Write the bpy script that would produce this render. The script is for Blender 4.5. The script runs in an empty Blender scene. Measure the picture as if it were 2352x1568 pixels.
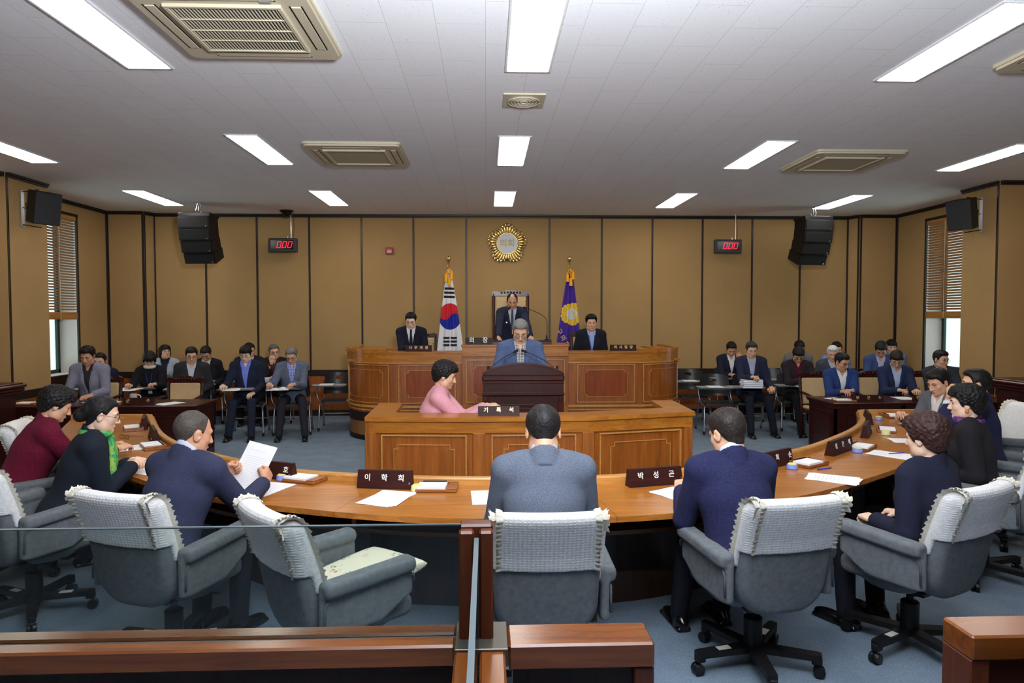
import bpy, bmesh, math, random
import numpy as np
from mathutils import Matrix, Vector
random.seed(7)
np.random.seed(7)
SC = bpy.context.scene
COL = SC.collection
PI = math.pi
sin, cos, rad = math.sin, math.cos, math.radians

# ------------------------------------------------------------------ colour / materials
def srgb(r, g, b):
    f = lambda c: (c/255/12.92) if c/255 <= .04045 else ((c/255+.055)/1.055)**2.4
    return (f(r), f(g), f(b), 1.0)

MATS = {}
def _base(name):
    m = bpy.data.materials.new(name); m.use_nodes = True
    return m, m.node_tree.nodes, m.node_tree.links, m.node_tree.nodes['Principled BSDF']

def plain(name, col, rough=.5, metal=0., spec=.5, emit=None, es=1., coat=0.):
    if name in MATS: return MATS[name]
    m, N, L, b = _base(name)
    b.inputs['Base Color'].default_value = srgb(*col)
    b.inputs['Roughness'].default_value = rough
    b.inputs['Metallic'].default_value = metal
    b.inputs['Specular IOR Level'].default_value = spec
    b.inputs['Coat Weight'].default_value = coat
    if emit:
        b.inputs['Emission Color'].default_value = srgb(*emit); b.inputs['Emission Strength'].default_value = es
    MATS[name] = m; return m

def _coords(N, L, scale=(1, 1, 1), kind='Object'):
    tc = N.new('ShaderNodeTexCoord'); mp = N.new('ShaderNodeMapping')
    mp.inputs['Scale'].default_value = scale
    L.new(tc.outputs[kind], mp.inputs['Vector']); return mp.outputs['Vector']

def _ramp(N, stops):
    r = N.new('ShaderNodeValToRGB'); e = r.color_ramp.elements
    e[0].position, e[0].color = stops[0]
    e[1].position, e[1].color = stops[-1]
    for p, c in stops[1:-1]:
        x = e.new(p); x.color = c
    return r

def _noise(N, L, vec, scale, detail=3., rough=.55, dist=0.):
    n = N.new('ShaderNodeTexNoise'); n.inputs['Scale'].default_value = scale
    n.inputs['Detail'].default_value = detail; n.inputs['Roughness'].default_value = rough
    n.inputs['Distortion'].default_value = dist
    L.new(vec, n.inputs['Vector']); return n

def _bump(N, L, b, h, strength, dist=.002):
    u = N.new('ShaderNodeBump'); u.inputs['Strength'].default_value = strength; u.inputs['Distance'].default_value = dist
    L.new(h, u.inputs['Height']); L.new(u.outputs['Normal'], b.inputs['Normal'])

def fabric(name, col, col2=None, scale=220., bump=.25, rough=.9, lo=.35, hi=.65, big=.12):
    """woven cloth: fine speckle, a slow random wash of tone and a small bump"""
    if name in MATS: return MATS[name]
    m, N, L, b = _base(name)
    col2 = col2 or tuple(min(255, c*1.18+6) for c in col)
    v = _coords(N, L)
    n = _noise(N, L, v, scale, 2.)
    r = _ramp(N, [(lo, srgb(*col)), (hi, srgb(*col2))]); L.new(n.outputs['Fac'], r.inputs['Fac'])
    n2 = _noise(N, L, v, 5., 2.)
    mx = N.new('ShaderNodeMix'); mx.data_type = 'RGBA'; mx.blend_type = 'MULTIPLY'
    mx.inputs['Factor'].default_value = big*4
    r2 = _ramp(N, [(.3, (.7, .7, .7, 1)), (.7, (1, 1, 1, 1))]); L.new(n2.outputs['Fac'], r2.inputs['Fac'])
    L.new(r.outputs['Color'], mx.inputs[6]); L.new(r2.outputs['Color'], mx.inputs[7])
    L.new(mx.outputs[2], b.inputs['Base Color'])
    b.inputs['Roughness'].default_value = rough; b.inputs['Specular IOR Level'].default_value = .2
    n3 = _noise(N, L, v, 14., 3.)
    ad = N.new('ShaderNodeMath'); ad.operation = 'MULTIPLY_ADD'; ad.inputs[1].default_value = .15
    L.new(n.outputs['Fac'], ad.inputs[0]); L.new(n3.outputs['Fac'], ad.inputs[2])
    _bump(N, L, b, ad.outputs[0], bump, .012)
    MATS[name] = m; return m

def wood(name, c1, c2, axis='x', rough=.35, scale=2.2, spec=.5, coat=.15):
    if name in MATS: return MATS[name]
    m, N, L, b = _base(name)
    s = {'x': (1.2, 14, 14), 'y': (14, 1.2, 14), 'z': (14, 14, 1.2)}[axis]
    v = _coords(N, L, s)
    n = _noise(N, L, v, scale, 5., .6, .8)
    mid = tuple((a+c)/2 for a, c in zip(c1, c2))
    r = _ramp(N, [(.32, srgb(*c1)), (.5, srgb(*mid)), (.68, srgb(*c2))]); L.new(n.outputs['Fac'], r.inputs['Fac'])
    v2 = _coords(N, L, tuple(q*.35 for q in s))
    n2 = _noise(N, L, v2, 1.1, 2.)
    mx = N.new('ShaderNodeMix'); mx.data_type = 'RGBA'; mx.blend_type = 'MULTIPLY'; mx.inputs['Factor'].default_value = .55
    r2 = _ramp(N, [(.3, (.72, .68, .66, 1)), (.7, (1, 1, 1, 1))]); L.new(n2.outputs['Fac'], r2.inputs['Fac'])
    L.new(r.outputs['Color'], mx.inputs[6]); L.new(r2.outputs['Color'], mx.inputs[7])
    L.new(mx.outputs[2], b.inputs['Base Color'])
    b.inputs['Roughness'].default_value = rough; b.inputs['Specular IOR Level'].default_value = spec
    b.inputs['Coat Weight'].default_value = coat; b.inputs['Coat Roughness'].default_value = .2
    _bump(N, L, b, n.outputs['Fac'], .06, .002)
    MATS[name] = m; return m

def plaid(name, base, line, scale=38.):
    if name in MATS: return MATS[name]
    m, N, L, b = _base(name)
    v = _coords(N, L)
    ws = []
    for d in ('X', 'Z'):
        w = N.new('ShaderNodeTexWave'); w.bands_direction = d; w.inputs['Scale'].default_value = scale/PI
        L.new(v, w.inputs['Vector']); ws.append(w)
    mxm = N.new('ShaderNodeMath'); mxm.operation = 'MAXIMUM'
    L.new(ws[0].outputs['Fac'], mxm.inputs[0]); L.new(ws[1].outputs['Fac'], mxm.inputs[1])
    r = _ramp(N, [(.72, srgb(*base)), (.93, srgb(*line))]); L.new(mxm.outputs[0], r.inputs['Fac'])
    L.new(r.outputs['Color'], b.inputs['Base Color']); b.inputs['Roughness'].default_value = .9
    MATS[name] = m; return m

def glassy(name, tint=(235, 245, 242), refl=.08, rough=.02):
    if name in MATS: return MATS[name]
    m, N, L, b = _base(name); N.remove(b)
    t = N.new('ShaderNodeBsdfTransparent'); t.inputs['Color'].default_value = srgb(*tint)
    g = N.new('ShaderNodeBsdfGlossy'); g.inputs['Roughness'].default_value = rough
    lw = N.new('ShaderNodeLayerWeight'); lw.inputs['Blend'].default_value = .25
    mm = N.new('ShaderNodeMath'); mm.operation = 'MULTIPLY_ADD'; mm.inputs[1].default_value = .6; mm.inputs[2].default_value = refl
    L.new(lw.outputs['Fresnel'], mm.inputs[0])
    x = N.new('ShaderNodeMixShader'); L.new(mm.outputs[0], x.inputs['Fac'])
    L.new(t.outputs[0], x.inputs[1]); L.new(g.outputs[0], x.inputs[2])
    L.new(x.outputs[0], N['Material Output'].inputs['Surface'])
    MATS[name] = m; return m

# ------------------------------------------------------------------ mesh builder
class MB:
    def __init__(s): s.v = []; s.f = []; s.mi = []; s.cur = 0
    def add(s, vs, fs, mi=None):
        o = len(s.v); s.v += [tuple(map(float, p)) for p in vs]
        s.f += [tuple(i+o for i in f) for f in fs]; s.mi += [s.cur if mi is None else mi]*len(fs); return s
    def box(s, lo, hi, b=0., M=None, mi=None):
        x0, y0, z0 = lo; x1, y1, z1 = hi
        c = ((x0+x1)/2, (y0+y1)/2, (z0+z1)/2); h = (abs(x1-x0)/2, abs(y1-y0)/2, abs(z1-z0)/2)
        b = min(b, min(h)*.9)
        if b <= 0:
            vs = [(c[0]+i*h[0], c[1]+j*h[1], c[2]+k*h[2]) for i in (-1, 1) for j in (-1, 1) for k in (-1, 1)]
            fs = [(0, 1, 3, 2), (4, 6, 7, 5), (0, 4, 5, 1), (2, 3, 7, 6), (0, 2, 6, 4), (1, 5, 7, 3)]
        else:
            vs = []; ix = {}
            for i in (-1, 1):
                for j in (-1, 1):
                    for k in (-1, 1):
                        for a in range(3):
                            p = [i*(h[0]-b), j*(h[1]-b), k*(h[2]-b)]
                            sg = (i, j, k)[a]; p[a] = sg*h[a]
                            ix[i, j, k, a] = len(vs); vs.append((c[0]+p[0], c[1]+p[1], c[2]+p[2]))
            fs = []
            for a in range(3):
                o = [q for q in range(3) if q != a]
                for sg in (-1, 1):
                    q = []
                    for u, w in ((-1, -1), (1, -1), (1, 1), (-1, 1)):
                        t = [0, 0, 0]; t[a] = sg; t[o[0]] = u; t[o[1]] = w
                        q.append(ix[t[0], t[1], t[2], a])
                    flip = (sg > 0) == (a == 1)
                    fs.append(tuple(q[::-1] if flip else q))
            for a in range(3):
                o = [q for q in range(3) if q != a]
                for u in (-1, 1):
                    for w in (-1, 1):
                        q = []
                        for sg, ax in ((-1, o[0]), (1, o[0]), (1, o[1]), (-1, o[1])):
                            t = [0, 0, 0]; t[a] = sg; t[o[0]] = u; t[o[1]] = w
                            q.append(ix[t[0], t[1], t[2], ax])
                        fs.append(tuple(q))
            for i in (-1, 1):
                for j in (-1, 1):
                    for k in (-1, 1):
                        fs.append(tuple(ix[i, j, k, a] for a in range(3)))
        if M is not None: vs = [tuple(M @ Vector(p)) for p in vs]
        return s.add(vs, fs, mi)
    def tube(s, pts, r, n=8, cap=True, mi=None):
        pts = [Vector(p) for p in pts]; k = len(pts)
        rs = r if isinstance(r, (list, tuple)) else [r]*k
        vs = []; fs = []; up = None
        for i, p in enumerate(pts):
            t = (pts[min(i+1, k-1)]-pts[max(i-1, 0)])
            if t.length < 1e-9: t = Vector((0, 0, 1))
            t.normalize()
            if up is None:
                up = Vector((0, 0, 1)) if abs(t.z) < .9 else Vector((1, 0, 0))
            a = t.cross(up)
            if a.length < 1e-6: a = t.orthogonal()
            a.normalize(); bb = a.cross(t).normalized(); up = bb
            for q in range(n):
                th = 2*PI*q/n; vs.append(p+rs[i]*(cos(th)*a+sin(th)*bb))
        for i in range(k-1):
            for q in range(n):
                fs.append((i*n+q, i*n+(q+1) % n, (i+1)*n+(q+1) % n, (i+1)*n+q))
        if cap:
            fs.append(tuple(range(n))[::-1]); fs.append(tuple((k-1)*n+q for q in range(n)))
        return s.add(vs, fs, mi)
    def lathe(s, prof, c=(0, 0, 0), n=24, M=None, mi=None):
        vs = []; fs = []; k = len(prof)
        for r, z in prof:
            for q in range(n):
                vs.append((c[0]+r*cos(2*PI*q/n), c[1]+r*sin(2*PI*q/n), c[2]+z))
        for i in range(k-1):
            for q in range(n): fs.append((i*n+q, i*n+(q+1) % n, (i+1)*n+(q+1) % n, (i+1)*n+q))
        fs.append(tuple(range(n))[::-1]); fs.append(tuple((k-1)*n+q for q in range(n)))
        if M is not None: vs = [tuple(M @ Vector(p)) for p in vs]
        return s.add(vs, fs, mi)
    def prism(s, poly, z0, z1, M=None, mi=None):
        n = len(poly)
        vs = [(x, y, z0) for x, y in poly]+[(x, y, z1) for x, y in poly]
        fs = [tuple(range(n))[::-1], tuple(range(n, 2*n))]+[(i, (i+1) % n, n+(i+1) % n, n+i) for i in range(n)]
        if M is not None: vs = [tuple(M @ Vector(p)) for p in vs]
        return s.add(vs, fs, mi)
    def sweep(s, path, sec, closed=False, mi=None):
        """path: xy(z) points; sec: closed list of (offset along the left normal, z)"""
        P = [Vector((p[0], p[1])) for p in path]; k = len(P); n = len(sec); vs = []; fs = []
        for i in range(k):
            a = P[i]-P[i-1] if (i > 0 or closed) else P[1]-P[0]
            b = P[(i+1) % k]-P[i] if (i < k-1 or closed) else P[-1]-P[-2]
            a = a.normalized(); b = b.normalized(); t = (a+b).normalized()
            nn = Vector((-t.y, t.x)); m = 1/max(.3, nn.dot(Vector((-b.y, b.x))))
            for o, z in sec: q = P[i]+nn*o*m; vs.append((q.x, q.y, z))
        for i in range(k if closed else k-1):
            for q in range(n):
                j = (i+1) % k; fs.append((i*n+q, j*n+q, j*n+(q+1) % n, i*n+(q+1) % n))
        if not closed:
            fs.append(tuple(range(n))); fs.append(tuple((k-1)*n+q for q in range(n))[::-1])
        return s.add(vs, fs, mi)
    def raw(s, V, F, M=None):
        if M is not None:
            A = np.array(M); V = V @ A[:3, :3].T + A[:3, 3]
        return s.add(V.tolist(), [tuple(f) for f in np.asarray(F).tolist()])
    def build(s, name, mat, parent=None, smooth=False, angle=None):
        me = bpy.data.meshes.new(name); me.from_pydata(s.v, [], s.f)
        for mm in (mat if isinstance(mat, (list, tuple)) else [mat]): me.materials.append(mm)
        if any(s.mi): me.polygons.foreach_set('material_index', s.mi)
        bm = bmesh.new(); bm.from_mesh(me); bmesh.ops.recalc_face_normals(bm, faces=bm.faces); bm.to_mesh(me); bm.free()
        if smooth: finish_smooth(me, angle)
        return link(name, me, parent)

def finish_smooth(me, angle=None):
    me.polygons.foreach_set('use_smooth', [True]*len(me.polygons))
    if angle: me.set_sharp_from_angle(angle=rad(angle))

def link(name, me, parent=None):
    o = bpy.data.objects.new(name, me); COL.objects.link(o)
    if parent is not None: o.parent = parent
    return o

def npmesh(name, V, F, mat):
    me = bpy.data.meshes.new(name)
    V = np.asarray(V, 'f4'); F = np.asarray(F, 'i4')
    me.vertices.add(len(V)); me.vertices.foreach_set('co', V.ravel())
    me.loops.add(F.size); me.loops.foreach_set('vertex_index', F.ravel())
    me.polygons.add(len(F)); me.polygons.foreach_set('loop_start', np.arange(len(F), dtype='i4')*F.shape[1])
    me.polygons.foreach_set('loop_total', np.full(len(F), F.shape[1], 'i4'))
    me.polygons.foreach_set('use_smooth', np.ones(len(F), bool))
    me.update(calc_edges=True); me.validate()
    me.materials.append(mat); return me

def tag(o, label, cat=None, group=None, kind=None):
    if label: o['label'] = label
    if cat: o['category'] = cat
    if group: o['group'] = group
    if kind: o['kind'] = kind
    return o

def thing(name, label, cat, loc=(0, 0, 0), rz=0., group=None):
    o = bpy.data.objects.new(name, None); COL.objects.link(o); o.empty_display_size = .1
    o.location = loc; o.rotation_euler = (0, 0, rad(rz)); return tag(o, label, cat, group)

def struct(o, label=None): o['kind'] = 'structure'; return tag(o, label)

def dup(root, label, loc, rz=None, group=None):
    """copy of a thing with copies of its parts and their sub-parts (mesh data shared)"""
    r = root.copy(); COL.objects.link(r); r.location = loc; r['label'] = label
    if rz is not None: r.rotation_euler = (0, 0, rad(rz))
    if group: r['group'] = group
    for ch in list(root.children):
        c = ch.copy(); COL.objects.link(c); c.parent = r
        for g in list(ch.children):
            d = g.copy(); COL.objects.link(d); d.parent = c
    return r

def spline(pts, n=8):
    P = [np.array(p, float) for p in pts]; P = [2*P[0]-P[1]]+P+[2*P[-1]-P[-2]]; out = []
    for i in range(1, len(P)-2):
        for t in np.arange(n)/n:
            a, b, c, d = P[i-1:i+3]
            out.append(.5*(2*b+(c-a)*t+(2*a-5*b+4*c-d)*t*t+(3*b-a-3*c+d)*t**3))
    out.append(P[-2]); return out

def resample(P, n):
    P = np.array(P, float); L = np.r_[0, np.cumsum(np.linalg.norm(np.diff(P, axis=0), axis=1))]
    t = np.linspace(0, L[-1], n); return np.stack([np.interp(t, L, P[:, k]) for k in range(P.shape[1])], 1)

def arc(c, r, a0, a1, n=8):
    return [(c[0]+r*cos(rad(a0+(a1-a0)*i/n)), c[1]+r*sin(rad(a0+(a1-a0)*i/n))) for i in range(n+1)]

def rrect(w, h, r, n=5):
    """rounded rectangle outline, half sizes w,h"""
    return arc((w-r, h-r), r, 0, 90, n)+arc((-w+r, h-r), r, 90, 180, n)+arc((-w+r, -h+r), r, 180, 270, n)+arc((w-r, -h+r), r, 270, 360, n)

def RZ(a, loc=(0, 0, 0)): return Matrix.Translation(loc) @ Matrix.Rotation(rad(a), 4, 'Z')

def lettering(name, text, size, mat, parent, M, depth=.002, bold=.0, spacing=1.):
    cu = bpy.data.curves.new(name, 'FONT'); cu.body = text; cu.size = size; cu.extrude = depth; cu.align_x = 'CENTER'; cu.align_y = 'CENTER'
    cu.offset = bold; cu.space_character = spacing; cu.resolution_u = 3
    t = bpy.data.objects.new(name, cu); COL.objects.link(t); bpy.context.view_layer.update()
    me = bpy.data.meshes.new_from_object(t.evaluated_get(bpy.context.evaluated_depsgraph_get()))
    bpy.data.objects.remove(t); bpy.data.curves.remove(cu)
    me.transform(M); me.materials.clear(); me.materials.append(mat)
    return link(name, me, parent)

# ------------------------------------------------------------------ soft shapes: distance fields -> mesh
class Field:
    def __init__(s, lo, hi, h):
        s.h = h; s.lo = np.array(lo, float)-2.5*h
        s.n = np.ceil((np.array(hi, float)+2.5*h-s.lo)/h).astype(int)+1
        s.ax = [(s.lo[i]+h*np.arange(s.n[i])).astype('f4') for i in range(3)]
        s.X = s.ax[0][:, None, None]; s.Y = s.ax[1][None, :, None]; s.Z = s.ax[2][None, None, :]
        s.d = np.full(s.n, 9., 'f4')
    def copy(s):
        c = object.__new__(Field); c.__dict__.update(s.__dict__); c.d = s.d.copy(); return c
    def sl(s, lo, hi, m):
        r = []
        for i in range(3):
            a = int(np.clip(np.floor((lo[i]-m-s.lo[i])/s.h), 0, s.n[i])); b = int(np.clip(np.ceil((hi[i]+m-s.lo[i])/s.h)+1, 0, s.n[i]))
            r.append(slice(a, max(a, b)))
        return tuple(r)
    def _mix(s, q, v, k, op):
        d = s.d[q]
        if d.size == 0: return
        if op == 'sub':
            v = -v
            if k <= 0: s.d[q] = np.maximum(d, v); return
            h = np.clip(.5-.5*(v-d)/k, 0, 1); s.d[q] = v+(d-v)*h+k*h*(1-h)
        else:
            if k <= 0: s.d[q] = np.minimum(d, v); return
            h = np.clip(.5+.5*(v-d)/k, 0, 1); s.d[q] = v+(d-v)*h-k*h*(1-h)
    def _p(s, q): return s.X[q[0]], s.Y[:, q[1]], s.Z[:, :, q[2]]
    def cone(s, a, b, r1, r2, k=.02, op='add', flat=None, fs=1.):
        a = np.array(a, float); b = np.array(b, float); R = max(r1, r2)
        q = s.sl(np.minimum(a, b), np.maximum(a, b), R+k+2*s.h+(.04 if op == 'add' else .0))
        x, y, z = s._p(q); x = x-a[0]; y = y-a[1]; z = z-a[2]; d = b-a
        t = np.clip((x*d[0]+y*d[1]+z*d[2])/max(1e-9, d@d), 0, 1)
        ex = x-t*d[0]; ey = y-t*d[1]; ez = z-t*d[2]
        e2 = ex*ex+ey*ey+ez*ez
        if flat is not None:
            c = ex*flat[0]+ey*flat[1]+ez*flat[2]; e2 = e2+c*c*(fs*fs-1)
        s._mix(q, (np.sqrt(e2)-(r1+(r2-r1)*t)).astype('f4'), k, op); return s
    def ell(s, c, r, k=.02, op='add', R=None):
        c = np.array(c, float); r = np.array(r, float); m = r.max()
        ext = np.full(3, m) if R is not None else r
        q = s.sl(c-ext, c+ext, k+2*s.h+(.03 if op == 'add' else 0))
        x, y, z = s._p(q); x = x-c[0]; y = y-c[1]; z = z-c[2]
        if R is not None:
            R = np.array(R); x, y, z = (R[0, i]*x+R[1, i]*y+R[2, i]*z for i in range(3))
        x, y, z = x/r[0], y/r[1], z/r[2]
        k0 = np.sqrt(x*x+y*y+z*z); k1 = np.sqrt((x/r[0])**2+(y/r[1])**2+(z/r[2])**2)+1e-9
        s._mix(q, (k0*(k0-1)/k1).astype('f4'), k, op); return s
    def rbox(s, c, h, r, k=.01, op='add', R=None):
        c = np.array(c, float); m = float(np.linalg.norm(h))
        q = s.sl(c-m, c+m, k+2*s.h)
        x, y, z = s._p(q); x = x-c[0]; y = y-c[1]; z = z-c[2]
        if R is not None:
            R = np.array(R); x, y, z = (R[0, i]*x+R[1, i]*y+R[2, i]*z for i in range(3))
        a, b, g = np.abs(x)-h[0]+r, np.abs(y)-h[1]+r, np.abs(z)-h[2]+r
        v = np.sqrt(np.maximum(a, 0)**2+np.maximum(b, 0)**2+np.maximum(g, 0)**2)+np.minimum(np.maximum(np.maximum(a, b), g), 0)-r
        s._mix(q, v.astype('f4'), k, op); return s
    def mesh(s, smooth=0):
        V, F = surfnet(s.d, s.lo, s.h)
        return (relax(V, F, smooth), F) if smooth else (V, F)

def surfnet(d, lo, h):
    s = d < 0; d = d.copy()
    cnt = np.zeros(tuple(n-1 for n in d.shape), 'i1')
    C = [(i, j, k) for i in (0, 1) for j in (0, 1) for k in (0, 1)]
    sl = lambda o, n: slice(o, n-1+o)
    for o in C: cnt += s[tuple(sl(o[i], d.shape[i]) for i in range(3))]
    act = (cnt > 0) & (cnt < 8); ci = np.argwhere(act)
    idx = np.full(act.shape, -1, 'i4'); idx[act] = np.arange(len(ci))
    pos = np.zeros((len(ci), 3)); num = np.zeros(len(ci))
    for a in C:
        for ax in range(3):
            if a[ax]: continue
            b = list(a); b[ax] = 1
            d0 = d[ci[:, 0]+a[0], ci[:, 1]+a[1], ci[:, 2]+a[2]]; d1 = d[ci[:, 0]+b[0], ci[:, 1]+b[1], ci[:, 2]+b[2]]
            m = (d0 < 0) != (d1 < 0); t = (d0[m]/(d0[m]-d1[m]))
            p = np.tile(np.array(a, float), (m.sum(), 1)); p[:, ax] += t
            pos[m] += p; num[m] += 1
    V = lo+h*(ci+pos/np.maximum(num, 1)[:, None])
    Q = []
    for ax in range(3):
        u, w = [(1, 2), (2, 0), (0, 1)][ax]
        A = [slice(1, -1)]*3; B = [slice(1, -1)]*3; A[ax] = slice(0, -1); B[ax] = slice(1, None)
        sa = s[tuple(A)]; sb = s[tuple(B)]
        e = np.argwhere(sa != sb); off = np.array([1, 1, 1]); off[ax] = 0; e = e+off
        fl = s[e[:, 0], e[:, 1], e[:, 2]]
        eu = np.zeros(3, int); eu[u] = 1; ew = np.zeros(3, int); ew[w] = 1
        g = lambda o: idx[o[:, 0], o[:, 1], o[:, 2]]
        q = np.stack([g(e-eu-ew), g(e-ew), g(e), g(e-eu)], 1)
        q[~fl] = q[~fl][:, ::-1]; Q.append(q)
    F = np.concatenate(Q); F = F[(F >= 0).all(1)]
    return V, F

def relax(V, F, it=1):
    E = np.concatenate([F[:, [0, 1]], F[:, [1, 2]], F[:, [2, 3]], F[:, [3, 0]]])
    for _ in range(it):
        a = np.zeros_like(V); c = np.zeros(len(V))
        np.add.at(a, E[:, 0], V[E[:, 1]]); np.add.at(c, E[:, 0], 1)
        V = .5*V+.5*a/np.maximum(c, 1)[:, None]
    return V
def xf(V, M): A = np.array(M); return V @ A[:3, :3].T+A[:3, 3]
# ------------------------------------------------------------------ people
def head_field(kind, h=.0045, neck=True, ears=True, f=None):
    f = f or Field((-.11, -.13, -.17), (.11, .15, .14), h)
    w = {'m': 1., 'w': 1.06, 'f': .95}[kind]
    f.ell((0, -.012, .036), (.076*w, .095, .087), .02)
    f.ell((0, .026, -.030), (.064*w, .064, .082), .03)
    f.ell((0, .045, -.085), (.040*w if kind != 'f' else .034, .036, .030), .03)
    for s in (-1, 1):
        f.ell((s*.040*w, .050, -.022), (.026, .026, .026), .02)
        f.ell((s*.052*w, .012, -.070), (.020, .034, .030), .03)
    f.ell((0, .076, .026), (.050, .014, .013), .02)
    for s in (-1, 1): f.ell((s*.031, .101, .004), (.019, .018, .012), .012, 'sub')
    if not ears: return f
    f.cone((0, .084, .016), (0, .107, -.030), .008, .0125, .010)
    for s in (-1, 1): f.ell((s*.0125, .096, -.034), (.009, .011, .008), .006)
    f.ell((0, .084, -.058), (.022, .012, .006), .006)
    f.ell((0, .082, -.068), (.020, .012, .006), .006)
    f.ell((0, .079, -.094), (.018, .013, .012), .012)
    for s in (-1, 1):
        c, q = cos(.35*s), sin(.35*s)
        f.ell((s*.081*w, -.010, -.004), (.007, .021, .034), .006, R=[[c, q, 0], [-q, c, 0], [0, 0, 1]])
        f.ell((s*.089*w, -.004, .000), (.005, .009, .014), .004, 'sub')
    if neck: f.cone((0, -.022, -.04), (0, -.026, -.095), .052 if kind != 'f' else .046, .050 if kind != 'f' else .044, .02)
    return f

HEADS = {}
FACE = {}
def head_mesh(kind):
    if kind not in HEADS:
        f = head_field(kind); HEADS[kind] = f.mesh(1)
        def sy(x, z):
            i = int(round((x-f.lo[0])/f.h)); k = int(round((z-f.lo[2])/f.h)); col = f.d[i, :, k]
            j = max(np.where(col < 0)[0]); d0, d1 = col[j], col[j+1]
            return f.lo[1]+f.h*(j+d0/(d0-d1))
        FACE[kind] = sy
    return HEADS[kind]

def hair_noise(f, amp, fr, seed=0.):
    X, Y, Z = f.X, f.Y, f.Z
    n = np.sin(fr*X+1.3*np.sin(fr*.7*Z+seed))*np.sin(fr*Y+1.7+np.sin(fr*.6*X))*np.sin(fr*.9*Z+.5+seed)
    f.d = (f.d+amp*n).astype('f4')

STY = {
 # shell thickness side, top ; hairline table (y, z) ; extra blobs ; noise amplitude, frequency
 'short':  (.010, .016, [(-.2, -.066), (-.06, -.058), (-.035, -.03), (-.016, .022), (.006, .024), (.014, -.004), (.026, .004), (.040, .050), (.056, .074), (.2, .078)], [((0, .045, .100), (.055, .035, .022))], .0016, 260),
 'part':   (.010, .020, [(-.2, -.078), (-.06, -.068), (-.035, -.03), (-.016, .020), (.006, .022), (.014, -.006), (.026, .004), (.042, .046), (.058, .068), (.2, .072)], [((.018, .055, .098), (.050, .032, .024))], .0016, 230),
 'bangs':  (.013, .018, [(-.2, -.078), (-.06, -.07), (-.035, -.035), (-.016, .012), (.006, .014), (.014, -.012), (.028, -.002), (.044, .034), (.060, .044), (.2, .046)], [((0, .055, .085), (.062, .035, .030))], .0022, 240),
 'spiky':  (.011, .026, [(-.2, -.072), (-.06, -.062), (-.035, -.025), (-.016, .024), (.006, .026), (.014, -.002), (.026, .008), (.042, .050), (.056, .072), (.2, .074)], [((0, .03, .108), (.060, .055, .026))], .0050, 330),
 'crew':   (.0045, .005, [(-.2, -.062), (-.06, -.055), (-.035, -.02), (-.016, .026), (.006, .028), (.014, .004), (.026, .014), (.036, .060), (.046, .088), (.2, .094)], [], .0008, 400),
 'reced':  (.010, .008, [(-.2, -.078), (-.06, -.068), (-.035, -.03), (-.016, .020), (.006, .022), (.014, -.008), (.026, .010), (.034, .064), (.046, .098), (.2, .104)], [], .0014, 260),
 'perm':   (.026, .034, [(-.2, -.082), (-.07, -.080), (-.045, -.06), (-.02, -.012), (.006, -.006), (.018, -.02), (.032, -.002), (.048, .034), (.066, .052), (.2, .056)], [((0, .045, .095), (.070, .045, .034)), ((0, -.07, .03), (.085, .05, .085))], .0062, 150),
 'bob':    (.020, .022, [(-.2, -.105), (-.06, -.100), (-.035, -.085), (-.01, -.070), (.015, -.055), (.030, -.028), (.046, .026), (.064, .040), (.2, .042)], [((0, -.035, -.03), (.092, .080, .085)), ((0, .05, .085), (.068, .038, .032))], .0030, 170),
 'bun':    (.008, .013, [(-.2, -.09), (-.07, -.08), (-.045, -.055), (-.02, -.012), (-.005, .020), (.012, .016), (.024, .012), (.040, .046), (.058, .070), (.2, .078)], [], .0010, 300),
}
HAIRS = {}
def hair_mesh(style, mat):
    key = (style, mat.name)
    if key in HAIRS: return HAIRS[key]
    t, tt, tab, blobs, amp, fr = STY[style]
    f = head_field('m', ears=False, neck=False, f=Field((-.135, -.18, -.135), (.135, .145, .18), .0045))
    f.cone((0, -.022, -.04), (0, -.03, -.12), .050, .048, .02)
    X, Y, Z = f.X, f.Y, f.Z
    g = np.interp(f.ax[1], [a for a, _ in tab], [b for _, b in tab])[None, :, None].astype('f4')
    up = np.clip((Z-g)/.022, 0, 1)**.55
    fr_ = np.clip((Z-.01)/.10, 0, 1)
    T = (t+(tt-t)*fr_*fr_*(3-2*fr_))*up
    d = f.d-T+np.where(Z < g, np.float32(.006), np.float32(0))
    f.d = d.astype('f4')
    for c, r in blobs: f.ell(c, r, .035)
    if amp: 
        n0 = f.d.copy(); hair_noise(f, amp, fr); f.d = np.where(up > .6, f.d, n0)
    f.d = np.maximum(f.d, np.where(Z < g, (g-Z)*.8, -1.)).astype('f4')
    if style == 'reced': f.ell((0, .055, .120), (.036, .060, .044), .012, 'sub')
    if style == 'crew': f.ell((0, .050, .130), (.040, .045, .030), .015, 'sub')
    if style == 'bun':
        f.ell((0, -.122, -.020), (.050, .044, .046), .015); f.ell((0, -.10, .02), (.06, .03, .05), .02)
    V, F = f.mesh(1)
    HAIRS[key] = npmesh('hair', V, F, mat); return HAIRS[key]

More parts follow.
